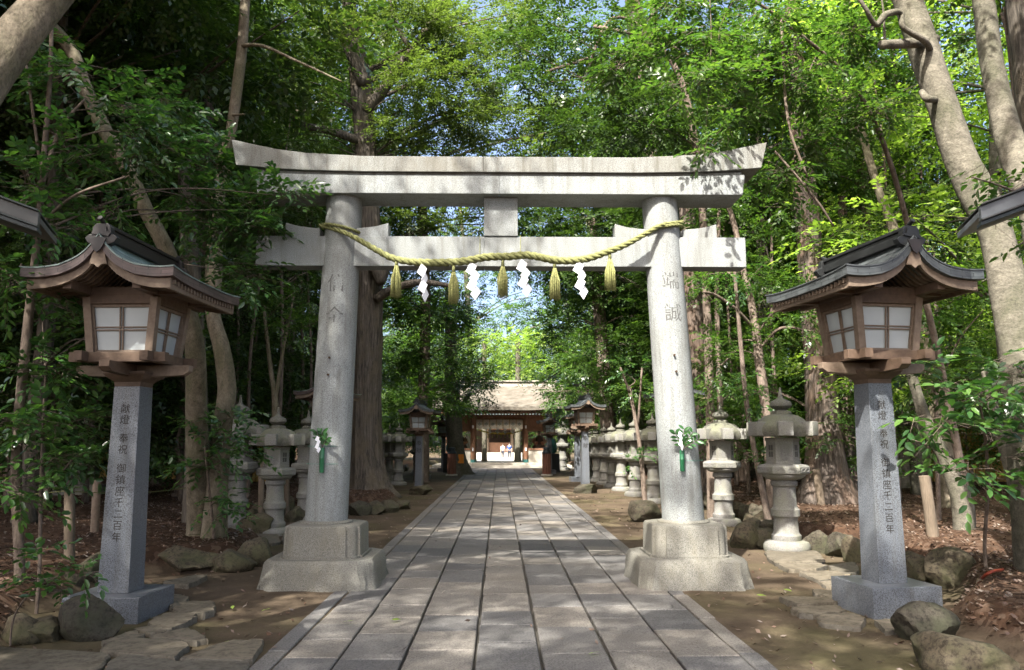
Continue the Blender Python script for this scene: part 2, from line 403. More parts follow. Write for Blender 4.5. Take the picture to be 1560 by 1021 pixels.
# crosswise landing at the gate, and courtyard beyond
mb = MB(); rp = random.Random(9)
for r in range(3):
    x = -4.2
    while x < 4.2:
        L = rp.uniform(.9, 1.5); mb.box((x + L / 2, 46.75 + r * .8 + .35, .0), (L - .02, .76, .05), bev=.008); x += L
structure(mb.build('landing_pavement', 'paver_stone'))
mb = MB(); mb.prism([(-9, 56), (9, 56), (9, 116), (-9, 116)], -.32, -.235, 'z'); structure(mb.build('courtyard_pavement', 'step_stone'))

# dead leaves on the banks: uncountable
rl = np.random.default_rng(3); pts = []
while len(pts) < 36000:
    side = -1 if rl.random() < .45 else 1
    y = 5.2 + 24 * rl.random() ** 1.5; d = 8 * rl.random() ** 1.2 + .12
    x = (interp(LB, y) - d) if side < 0 else (interp(RB, y) + d)
    pts.append((x, y, gh(x, y) + .012))
for _ in range(2200):
    y = 5 + 20 * rl.random() ** 1.5; x = rl.uniform(-4, 4.4)
    if abs(x - .09) < 1.8:
        if rl.random() < .93: continue
        pts.append((x, y, .02)); continue
    pts.append((x, y, gh(x, y) + .008))
C0 = np.array(pts); n = len(C0); an = rl.uniform(0, 2 * PI, n); ln = rl.uniform(.014, .034, n)
ti = rl.uniform(-.6, .6, (n, 2)); dx = np.stack([np.cos(an), np.sin(an), ti[:, 0] * .6], 1); dy = np.stack([-np.sin(an), np.cos(an), ti[:, 1]], 1)
q = [C0 - dx * ln[:, None], C0 + dy * ln[:, None] * .42, C0 + dx * ln[:, None] + [0, 0, .012], C0 - dy * ln[:, None] * .42 + [0, 0, .01]]
V = np.stack(q, 1).reshape(-1, 3); F = np.arange(n * 4).reshape(-1, 4)
o = np_mesh('fallen_leaves', V, F, 'leaf_dead'); tag(o, 'brown and grey dead leaves littering the raised banks', 'leaf litter', kind='stuff')
for k, (px, py) in enumerate([(354, 926), (405, 930), (604, 945), (530, 948), (352, 980), (1200, 900), (905, 996), (1160, 908)]):
    c = G(px, py, .02); a = random.uniform(0, 6); L = .05
    mb = MB(); u = Vector((math.cos(a), math.sin(a), 0)); v = Vector((-u.y, u.x, .35))
    mb.add([c - u * L, c - u * L * .3 + v * L * .35, c + u * L * .4 + v * L * .3, c + u * L + Vector((0, 0, .01)), c + u * L * .4 - v * L * .3 + Vector((0, 0, .02)), c - u * L * .3 - v * L * .35 + Vector((0, 0, .02))], [(0, 1, 2, 3, 4, 5)])
    tag(mb.build('fallen_leaf', 'leaf_lime', fix=False), ['single pale green leaf on the earth left of the left torii plinth', 'small green leaf close beside the left torii plinth', 'small leaf on the paving just past the left torii plinth', 'curled yellow leaf on the paving in front of the left torii plinth', 'small leaf on the pointed flagstone by the front edge at left', 'small pale leaf on the earth before the right stone lantern', 'green leaf at the very front of the paving, right of centre', 'yellowish leaf on the earth behind the right torii plinth'][k], 'leaf', 'fresh leaves fallen on the ground')

# ------------------------------------------------------------------ rocks and flagstones
def rock_mesh(size, seed, blocky=.5):
    r = random.Random(seed); bm = bmesh.new(); bmesh.ops.create_icosphere(bm, subdivisions=4, radius=1)
    pl = [(Vector((r.gauss(0, 1), r.gauss(0, 1), r.gauss(0, .8))).normalized(), r.uniform(.52, .86)) for _ in range(13)]
    off = Vector((r.uniform(0, 50),) * 3)
    from mathutils import noise
    for v in bm.verts:
        d = v.co.normalized(); s = 1.0
        for nrm, h in pl:
            t = d.dot(nrm)
            if t > .01: s = min(s, h / t)
        p = d * s
        p += d * (noise.noise(p * 2.2 + off) * .08 + noise.noise(p * 7 + off) * .03 + noise.noise(p * 17 + off) * .014)
        v.co = Vector((p.x * size[0] * .62, p.y * size[1] * .62, p.z * size[2] * .62))
    mb = MB(); mb.v = [v.co[:] for v in bm.verts]; mb.f = [[v.index for v in q.verts] for q in bm.faces]; bm.free(); return mb
def rock(px, py, w, h, label, k, zb=0.0, group='rough stones edging the raised banks', name='edging_rock'):
    c = G(px, py, zb); s = f / (c.y * .99); W = w / s; H = h / s
    D = W * random.Random(k).uniform(.75, 1.0); c.y += D * .42
    mb = rock_mesh((W * 1.15, D, H * 1.12), k)
    o = mb.build(name, 'rock', smooth=True); o.location = (c.x, c.y, zb + H * .34); o.rotation_euler = (0, 0, 0)
    tag(o, label, 'rock', group); return o
RK = [
 (22, 982, 48, 40, 'mossy rock cut off by the left picture edge'), (52, 980, 60, 36, 'small rounded mossy rock left of the big one by the left lantern plinth'),
 (118, 978, 78, 60, 'big rounded mossy rock in front of the left lantern plinth'), (90, 908, 40, 42, 'mossy rock standing behind the big boulder, left of the left lantern post'),
 (124, 897, 46, 52, 'taller brown rock tight behind the left lantern post'), (228, 872, 30, 34, 'narrow rock just right of the left lantern post'),
 (273, 874, 86, 38, 'wide flat-faced brown rock between left lantern post and left torii plinth'), (342, 872, 58, 33, 'brown bank stone beside the wide one, left of the left torii plinth'),
 (384, 864, 54, 40, 'corner stone of the bank nearest the left torii plinth'), (385, 818, 46, 34, 'dark kerb rock between the two nearest left stone lanterns'),
 (447, 796, 26, 28, 'rounded rock right of the second left stone lantern'),
 (543, 786, 30, 24, 'small bank rock touching the left torii pillar, under the big tree'), (568, 784, 28, 21, 'second small bank rock under the big tree by the left pillar'),
 (592, 781, 28, 20, 'third small bank rock under the big furrowed tree'), (614, 777, 24, 17, 'last small bank rock at the path side of the big tree'),
 (1143, 838, 37, 38, 'dark rock between the right torii pillar and the nearest stone lantern'), (1172, 838, 38, 36, 'darker rock right beside the nearest right stone lantern'),
 (1254, 843, 36, 34, 'bank rock behind the nearest right stone lantern'), (1289, 850, 42, 42, 'bank rock left of the right lantern post'),
 (1306, 858, 30, 44, 'narrow bank rock partly behind the right lantern post'), (1406, 890, 56, 52, 'upright bank rock right of the right lantern post'),
 (1458, 898, 74, 56, 'large pale-topped bank rock right of the right lantern plinth'), (1530, 896, 42, 38, 'grey bank rock beside the red hose'),
 (1424, 984, 76, 56, 'big angular mossy rock in front of the right lantern plinth'), (1503, 1040, 130, 62, 'largest mossy boulder at the bottom right corner'),
 (985, 796, 44, 34, 'mossy rock left of the right torii pillar at the sapling foot'), (1150, 809, 24, 18, 'small rock on top of the dark pair by the right pillar'), (1180, 813, 30, 20, 'flat small rock on top beside the right stone lantern'),
 (640, 755, 28, 17, 'mossy block at the foot of the first far left wooden lantern'),
]
for k, (px, py, w_, h_, lab) in enumerate(RK): rock(px, py, w_, h_, lab, 100 + k, zb=.2 if k in (26, 27) else 0)
k = 200
for T, sg, nm in ((LB, -1, 'left'), (RB, 1, 'right')):
    y = 13.0
    while y < 44:
        x = interp(T, y); wd = .3 + .25 * random.random()
        if not (18 < y < 24 and sg < 0):
            mb = rock_mesh((.36, wd * 1.25, .42), k); k += 1
            o = mb.build('edging_rock', 'rock', smooth=True); o.location = (x, y, .1)
            tag(o, 'low mossy kerb rock in the %s row behind the stone lanterns' % nm, 'rock', 'low kerb rocks behind the %s stone lanterns' % nm)
        y += wd * .95 + .04
FL = [([(145, 991), (195, 970), (292, 978), (268, 1002)], 'large four-sided flagstone nearest the front at left'), ([(270, 1003), (345, 975), (408, 972), (385, 1006)], 'long pointed flagstone beside the path edge at left'),
 ([(150, 979), (200, 960), (224, 966), (165, 986)], 'thin flagstone in front of the left lantern plinth'), ([(228, 969), (285, 955), (318, 972), (300, 977)], 'pointed flagstone between the two big front-left slabs'),
 ([(203, 957), (238, 951), (256, 961), (224, 965)], 'small flagstone at the corner of the left lantern plinth'), ([(220, 949), (250, 932), (303, 933), (290, 946), (258, 959)], 'five-sided flagstone right of the left lantern plinth'),
 ([(258, 930), (285, 915), (326, 915), (327, 928), (310, 935)], 'notched flagstone right of the left lantern post'), ([(252, 912), (265, 904), (291, 909), (276, 924), (257, 924)], 'flagstone tight behind the left lantern plinth'),
 ([(246, 886), (300, 875), (320, 876), (285, 891)], 'thin flagstone under the left bank stones'),
 ([(-30, 983), (172, 993), (150, 1020), (-40, 1040)], 'wide paving slab in the front left corner'), ([(176, 994), (268, 1005), (384, 1008), (350, 1045), (145, 1035)], 'wide paving slab along the front edge left of the path'),
 ([(430, 812), (480, 808), (478, 826), (430, 828)], 'flagstone under the second left stone lantern'), ([(340, 812), (425, 812), (428, 826), (352, 828)], 'flagstone under the nearest left stone lantern'),
 ([(1185, 858), (1250, 857), (1262, 862), (1240, 867), (1200, 867)], 'flagstone just in front of the nearest right stone lantern'), ([(1262, 861), (1300, 855), (1312, 868), (1290, 876), (1266, 868)], 'flagstone behind the right lantern post'),
 ([(1212, 870), (1278, 869), (1288, 880), (1250, 885)], 'flagstone midway from stone lantern to right lantern plinth'), ([(1246, 886), (1277, 883), (1277, 896), (1262, 894)], 'small flagstone touching the right lantern plinth'),
 ([(1236, 897), (1277, 899), (1277, 912), (1245, 906)], 'flagstone left of the right lantern plinth'), ([(1185, 908), (1265, 909), (1277, 917), (1215, 921)], 'thin long flagstone left of the right lantern plinth'),
 ([(1203, 924), (1280, 921), (1290, 930), (1243, 936), (1215, 934)], 'flagstone at the foot of the right lantern plinth'), ([(1242, 938), (1296, 932), (1322, 943), (1310, 956), (1252, 950)], 'rounded flagstone at the front corner of the right lantern plinth'),
 ([(1332, 944), (1385, 941), (1392, 955), (1347, 962)], 'flagstone in front of the right lantern plinth'), ([(1162, 838), (1245, 838), (1258, 855), (1180, 857)], 'mossy slab carrying the nearest right stone lantern')]
for k, (poly, lab) in enumerate(FL):
    r = random.Random(k); t = .045
    pts = [G(px, py, t) for px, py in poly]; ctr = sum((p for p in pts), Vector()) / len(pts); out = []
    for i, p in enumerate(pts):
        q = pts[(i + 1) % len(pts)]
        for u in (.0, .17, .33, .5, .67, .83):
            v = p.lerp(q, u) + Vector((r.uniform(-1, 1), r.uniform(-1, 1), 0)) * .018
            if u == 0: v = v.lerp(ctr, .07)
            out.append(v)
    n = len(out); mb = MB()
    mb.add([(v.x, v.y, -.05) for v in out] + [(v.x, v.y, t - .014) for v in out] + [(v.x + (ctr.x - v.x) * .035, v.y + (ctr.y - v.y) * .035, t + r.uniform(-.003, .003)) for v in out] + [(ctr.x, ctr.y, t + .002)],
           [(i, (i + 1) % n, n + (i + 1) % n, n + i) for i in range(n)] + [(n + i, n + (i + 1) % n, 2 * n + (i + 1) % n, 2 * n + i) for i in range(n)] + [(2 * n + i, 2 * n + (i + 1) % n, 3 * n) for i in range(n)])
    tag(mb.build('flagstone', 'flag_stone', smooth=True), lab, 'flagstone', 'irregular flagstones set in the earth')

# ------------------------------------------------------------------ torii
TY = 8.97
T = thing('torii', 'grey granite torii gate spanning the path, straight tie beam and upswept top lintel', 'torii', (0, TY, 0))
cols = [((-1.90, .63), (-1.80, 4.30)), ((2.035, .63), (1.857, 4.32))]
for (x0, z0), (x1, z1) in cols:
    mb = MB(); n = 48; K = 12; vs = []; fs = []
    for k in range(K + 1):
        t = k / K; r = .231 + (.203 - .231) * t; cx = x0 + (x1 - x0) * t; cz = z0 + (z1 - z0) * t
        for i in range(n): vs.append((cx + r * math.cos(2 * PI * i / n), r * math.sin(2 * PI * i / n), cz))
    for k in range(K):
        for i in range(n): fs.append((k * n + i, k * n + (i + 1) % n, (k + 1) * n + (i + 1) % n, (k + 1) * n + i))
    mb.add(vs, fs)
    pl = mb.build('pillar', 'torii_granite', T, smooth='all')
    mb = MB(); mb.lathe([(.235, 0), (.275, .005), (.285, .02), (.275, .035), (.24, .045)], 48, (x0, 0, z0 - .012)); mb.build('pillar_ring', 'plinth_granite', pl, smooth='all')
    # upper plinth with rebated corners
    cx = x0 + (.02 if x0 < 0 else -.0); a = .40; q = .13; NR = 36
    def rp_(a, q):
        pt = []
        for k in range(4):
            th = k * PI / 2; c0, s0 = math.cos(th), math.sin(th); e = .028
            L_ = [(a - q, -a), (a - q, -a + e)] + [(a - q + (q - e) * math.sin(t), -a + q - (q - e) * math.cos(t)) for t in (.3, .6, .9, 1.2, 1.5)] + [(a - e, -a + q), (a, -a + q)]
            pt += [(x * c0 - y * s0, x * s0 + y * c0) for x, y in L_]
        return pt
    def rp_old(a, q): return [(-a + q, -a), (a - q, -a), (a - q, -a + q), (a, -a + q), (a, a - q), (a - q, a - q), (a - q, a), (-a + q, a), (-a + q, a - q), (-a, a - q), (-a, -a + q), (-a + q, -a + q)]
    mb = MB(); lv = [(.415, .30), (.405, .335), (.40, .60), (.385, .625), (.36, .632)]
    vs = []; fs = []
    for aa, z in lv: vs += [(cx + x, y, z) for x, y in rp_(aa, q)]
    for k in range(len(lv) - 1):
        for i in range(NR): fs.append((k * NR + i, k * NR + (i + 1) % NR, (k + 1) * NR + (i + 1) % NR, (k + 1) * NR + i))
    fs.append([(len(lv) - 1) * NR + i for i in range(NR)]); mb.add(vs, fs); mb.build('upper_plinth', 'plinth_granite', T, smooth=True)
    mb = MB(); mb.prism([(cx + x, y) for x, y in rp_(.435, .14)], .288, .318, 'z'); mb.build('plinth_moulding', 'plinth_granite', T, smooth=True)
    def oc(a, c): return [(-a + c, -a), (a - c, -a), (a, -a + c), (a, a - c), (a - c, a), (-a + c, a), (-a, a - c), (-a, -a + c)]
    r = random.Random(3 if x0 < 0 else 4); lv = [(.615, -.05), (.61, .01), (.595, .08), (.578, .18), (.565, .265), (.54, .295)]
    vs = []; fs = []; M = 6
    for aa, z in lv:
        o8 = oc(aa, .14)
        for i in range(8):
            for u in range(M):
                p = o8[i]; qn = o8[(i + 1) % 8]; t = u / M; am = .02 * max(.1, 1 - z * 3)
                vs.append((cx + p[0] + (qn[0] - p[0]) * t + r.uniform(-am, am), p[1] + (qn[1] - p[1]) * t + r.uniform(-am, am), z))
    n = 8 * M
    for k in range(len(lv) - 1):
        for i in range(n): fs.append((k * n + i, k * n + (i + 1) % n, (k + 1) * n + (i + 1) % n, (k + 1) * n + i))
    fs.append([(len(lv) - 1) * n + i for i in range(n)]); mb = MB(); mb.add(vs, fs); mb.build('lower_plinth', 'plinth_granite', T, smooth=True)
def rise(x, full):
    d = 3.05 - abs(x)
    tb = [(0, .165), (.25, .115), (.55, .062), (.87, .028), (1.5, 0)]
    return full * (interp(tb, d) if d < 1.5 else 0) / .165
def beam(name, x0, x1, zb, zt, rb, rt, y0, y1, mat, endslant=(0, 0)):
    n = 40; up = []; lo = []
    for i in range(n + 1):
        t = i / n
        xt = (x0 - endslant[0]) + (x1 - x0 + endslant[0] + endslant[1]) * t; xb = x0 + (x1 - x0) * t
        up.append((xt, zt + rise(xt, rt))); lo.append((xb, zb + rise(xb, rb)))
    mb = MB(); vs = []; fs = []
    for yv in (y0, y1):
        vs += [(x, yv, z) for x, z in lo] + [(x, yv, z) for x, z in up]
    m_ = n + 1; q = 2 * m_
    for i in range(n):
        fs += [(i, i + 1, m_ + i + 1, m_ + i), (q + i, q + m_ + i, q + m_ + i + 1, q + i + 1), (m_ + i, m_ + i + 1, q + m_ + i + 1, q + m_ + i), (i, q + i, q + i + 1, i + 1)]
    fs += [(0, m_, q + m_, q), (n, q + n, q + m_ + n, m_ + n)]
    mb.add(vs, fs); return mb.build(name, mat, T, bev=.006)
JX = -.19
beam('top_lintel', -2.975, JX, 4.535, 4.715, .075, .19, -.29, .29, 'torii_weathered', (.065, 0))
beam('top_lintel', JX + .002, 2.975, 4.535, 4.715, .075, .19, -.29, .29, 'torii_weathered', (0, .075))
beam('lintel_moulding', -2.76, 2.76, 4.502, 4.537, .045, .045, -.245, .245, 'torii_weathered', (0, 0))
beam('lower_lintel', -2.735, -.011, 4.29, 4.503, 0, .035, -.26, .26, 'torii_granite', (.03, 0))
beam('lower_lintel', -.009, 2.76, 4.29, 4.503, 0, .035, -.26, .26, 'torii_granite', (0, .03))
for xa, xb in ((-2.76, -.181), (-.179, 2.81)):
    mb = MB(); mb.box(((xa + xb) / 2, 0, 3.655), (xb - xa, .25, .345), bev=.005); mb.build('tie_beam', 'torii_granite', T)
mb = MB(); mb.box((.01, 0, 4.06), (.385, .28, .455), bev=.006); mb.build('centre_strut', 'torii_granite', T)
for xc, s in ((-1.86, -1), (-1.86, 1), (1.905, -1), (1.905, 1)):
    x0 = xc + s * .19; x1 = xc + s * .585
    poly = [(x0, 3.829), (x1, 3.829), (x1 + s * .0, 3.99), (x1 - s * .12, 3.955), (x1 - s * .26, 3.935), (x0, 3.925)]
    mb = MB(); mb.prism(poly, -.10, .10); mb.build('wedge', 'torii_granite', T, bev=.006)
# flat characters on the pillar's curve; dark grey imitates the shade of carving
for (x0, z0), (x1, z1), chars, ztop in ((cols[0][0], cols[0][1], '信全', 3.36), (cols[1][0], cols[1][1], '端誠', 3.40)):
    V, F = text_mesh(chars, .21, .0, spacing=1.75); vs = []
    for x, y, z in V:
        zz = ztop + z; t = (zz - z0) / (z1 - z0); cx = x0 + (x1 - x0) * t; r = .231 - .028 * t + .0015
        a = (x + (.0 if x0 < 0 else .02)) / r; vs.append((cx + r * math.sin(a), -r * math.cos(a), zz))
    mb = MB(); mb.add(vs, F); mb.build('carved_lettering', 'letter_shade_stone', T, fix=False)
for px, py in ((502, 545), (500, 571), (1027, 541), (1030, 566)):
    p = P(px, py, TY - .225); mb = MB(); mb.lathe([(.0, -.01), (.012, -.01), (.012, .012), (0, .012)], 10)
    o = mb.build('iron_pin', 'rust', T); o.rotation_euler = (PI / 2, 0, 0); o.location = (p.x, -.235, p.z)

# ------------------------------------------------------------------ sacred rope
SR = thing('sacred_rope', 'twisted green-gold straw rope slung between the torii pillars with tassels and white paper streamers', 'rope', (0, TY, 0))
def twisted(path, rad, turns_per_m, strands=3, n=8, step=.02):
    """strands wound round a path; rad(t) full radius"""
    A = [np.array(p, float) for p in path]; mbs = MB()
    L = [0]
    for a, b in zip(A, A[1:]): L.append(L[-1] + np.linalg.norm(b - a))
    L = np.array(L); A = np.array(A); N_ = int(L[-1] / step); ss = np.linspace(0, L[-1], N_)
    Pp = np.stack([np.interp(ss, L, A[:, i]) for i in range(3)], 1); Tn = np.gradient(Pp, axis=0); Tn /= np.linalg.norm(Tn, axis=1)[:, None]
    ref = Vector(Tn[0]).orthogonal().normalized(); fr = []
    for t in Tn:
        t = Vector(t); ref = (ref - t * ref.dot(t)).normalized(); fr.append((ref.copy(), t.cross(ref)))
    for k in range(strands):
        pts = []; rr = []
        for i in range(N_):
            R_ = rad(ss[i] / L[-1]); a = 2 * PI * (turns_per_m * ss[i] + k / strands)
            pts.append(Vector(Pp[i]) + (fr[i][0] * math.cos(a) + fr[i][1] * math.sin(a)) * R_ * .5); rr.append(R_ * .56)
        mbs.tube(pts, rr, n)
    return mbs
YR = -.30
rp0 = [(490, 337), (518, 350), (545, 364), (572, 380), (600, 394), (640, 400), (700, 399), (740, 392), (775, 391), (805, 389), (850, 397), (890, 395), (925, 384), (955, 372), (985, 355), (1010, 341), (1036, 332)]
pth = []
for px, py in rp0:
    p = P(px, py, TY + YR); pth.append([p.x, YR, p.z])
pth[0][1] = -.12; pth[0][0] = -2.05; pth[1][1] = -.24; pth[-1][1] = -.13; pth[-1][0] = 2.1; pth[-2][1] = -.24; pth[2][1] = -.28; pth[-3][1] = -.28
pth = smoothpts(pth, 5)
twisted(pth, lambda t: .022 + .022 * min(1, min(t, 1 - t) * 3.2), 4.2).build('rope', 'straw_rope', SR, smooth='all')
for xc, zc, rr, tl in ((-1.82, 3.92, .235, -.05), (1.885, 3.93, .235, .04)):
    lp = [(xc + rr * math.cos(a), rr * math.sin(a), zc + tl * math.cos(a) * 1.0) for a in np.linspace(0, 2 * PI, 40)]
    twisted(lp, lambda t: .018, 8).build('pillar_loop', 'straw_rope', SR, smooth='all')
for k, (px, py) in enumerate(((604, 402), (691, 412), (766, 403), (845, 406), (929, 392))):
    p = P(px, py, TY + YR); mb = MB(); r = random.Random(k)
    for i in range(150):
        a = r.uniform(0, 2 * PI); q = math.sqrt(r.random()); L = r.uniform(.33, .385); b = .052 * q * (1 + r.uniform(-.1, .35)); cc, sn = math.cos(a), math.sin(a)
        pts = [(p.x + cc * .012 * q, YR + sn * .012 * q, p.z + .0), (p.x + cc * .026 * q, YR + sn * .026 * q, p.z - .05), (p.x + cc * b * .93, YR + sn * b * .93, p.z - .16), (p.x + cc * b + r.uniform(-.006, .006), YR + sn * b, p.z - L)]
        mb.tube(pts, [.0035, .0035, .0038, .0025], 4)
    ts = mb.build('tassel', 'straw', SR, smooth='all', fix=False)
    mb = MB(); mb.tube([(p.x, YR, p.z + .06), (p.x, YR, p.z - .035)], [.016, .021], 12); mb.build('tassel_binding', 'straw_rope', ts, smooth='all')
def shide(p, h, wd, sk, parent, yaw=0, n=4):
    mb = MB(); t = .0015; sp = h / (n + .35)
    for i in range(n):
        zc = p.z - sp * (i + .68); ox = (wd * .13 if i % 2 else -wd * .13) + sk * i; hh = sp * .86; M = Matrix.Rotation(yaw + (.22 if i % 2 else -.22), 4, 'Z')
        q = [(-.05, 1.0), (.5, .38), (.12, -1.0), (-.5, -.36)] if i % 2 == 0 else [(.1, 1.0), (.5, .25), (-.02, -1.0), (-.5, -.2)]
        A = [M @ Vector((ox + x * wd, -.005 * i, 0)) + Vector((p.x, p.y, zc + z * hh)) for x, z in q]; d = M @ Vector((0, t, 0))
        mb.add([v - d for v in A] + [v + d for v in A], [(0, 1, 2, 3), (7, 6, 5, 4), (0, 4, 5, 1), (1, 5, 6, 2), (2, 6, 7, 3), (3, 7, 4, 0)])
    return mb.build('paper_streamer', 'paper', parent)
for k, (px, py, yw, sk) in enumerate(((645, 404, 1.0, .002), (720, 401, .1, .005), (797, 397, .2, .007), (883, 400, .45, .008))):
    p = P(px, py, TY + YR - .02); shide(Vector((p.x, YR - .02, p.z)), .40, .125, sk, SR, yw * .8)
for px in (731, 793):
    p = P(px, 395, TY - .14); mb = MB(); mb.tube([(p.x, -.135, 3.52), (p.x, -.13, 3.84), (p.x + .01, .0, 3.845)], .003, 5); mb.build('hanging_string', 'straw', SR)

# ------------------------------------------------------------------ bamboo vases on the pillars
def leafblade(mb, base, d, nrm, L, W):
    d = d.normalized(); s = d.cross(nrm).normalized(); nn = s.cross(d)
    prof = [(0, 0), (.2, .6), (.45, 1), (.7, .8), (.9, .3)]; vs = []; 
    for t, wv in prof: 
        c = base + d * L * t - nn * L * .12 * t * t
        vs += [c + s * W * .5 * wv + nn * W * .12 * wv, c, c - s * W * .5 * wv + nn * W * .12 * wv]
    vs.append(base + d * L - nn * L * .12); fs = []
    for i in range(4):
        a = i * 3; fs += [(a, a + 3, a + 4, a + 1), (a + 1, a + 4, a + 5, a + 2)]
    fs += [(12, 15, 13), (13, 15, 14)]; mb.add(vs, fs)
for sd_, px, pyt, pyb, lab, xc, zz in ((0, 491, 682, 720, 'green bamboo vase wired to the left torii pillar with an evergreen sprig', -1.9, (680, 707)), (1, 1039, 686, 718, 'green bamboo vase wired to the right torii pillar with a spreading evergreen sprig', 2.03, (675, 702))):
    p = P(px, pyt, TY - .26); pb = P(px, pyb, TY - .26); R_ = .23; dx = p.x - xc; yv = TY - math.sqrt(max(0, R_ * R_ - dx * dx)) - .03
    V_ = thing('bamboo_vase', lab, 'vase', (p.x, yv, pb.z), 0, 'bamboo vases tied to the torii pillars'); h = p.z - pb.z
    mb = MB(); mb.lathe([(.024, 0), (.026, .01), (.026, h * .55), (.0285, h * .57), (.026, h * .59), (.026, h), (.02, h), (.02, h - .03)], 16); mb.build('tube', 'bamboo_green', V_, smooth=True)
    for py in zz:
        zc = P(px, py, TY - .23).z; mb = MB(); mb.tube([(xc - p.x + .002 + .2335 * math.cos(a), TY - yv + .2335 * math.sin(a), zc - pb.z) for a in np.linspace(0, 2 * PI, 49)], .0022, 5, cap=False); mb.build('wire_tie', 'wire_green', V_)
    r = random.Random(21 + sd_); mb = MB(); ms = MB()
    dirs = [(-.35, .9), (.05, 1), (.4, .85), (.65, .5)] if sd_ else [(-.25, 1), (.05, .95), (.3, .55)]
    for ax, az in dirs:
        L = .28 if sd_ else .22; st = [Vector((0, -.0, h)) + Vector((ax * L * t, -.05 * t - .04 * t * t, az * L * t * (1.1 - .25 * t))) for t in (0, .25, .5, .75, 1)]; ms.tube(st, [.004, .0035, .003, .0025, .0015], 5)
        for i in range(10):
            t = .22 + .78 * i / 9; b = st[min(3, int(t * 4))].lerp(st[min(4, int(t * 4) + 1)], (t * 4) % 1)
            sgn = 1 if i % 2 else -1; dd = Vector((ax * .5 + sgn * az * .8, r.uniform(-.5, -.05), az * .5 - sgn * ax * .8 + r.uniform(-.2, .3)))
            leafblade(mb, b, dd, Vector((0, -1, .25)) + Vector((r.uniform(-.5, .5), 0, r.uniform(-.4, .4))), r.uniform(.065, .09), .034)
    br = ms.build('sprig', 'thin_bark', V_); mb.build('leaves', 'leaf_sakaki', br, fix=False)
    shide(Vector((-.03 if sd_ else -.035, -.075, h + (.2 if sd_ else .12))), .2 if sd_ else .17, .05, .0, V_, .5)

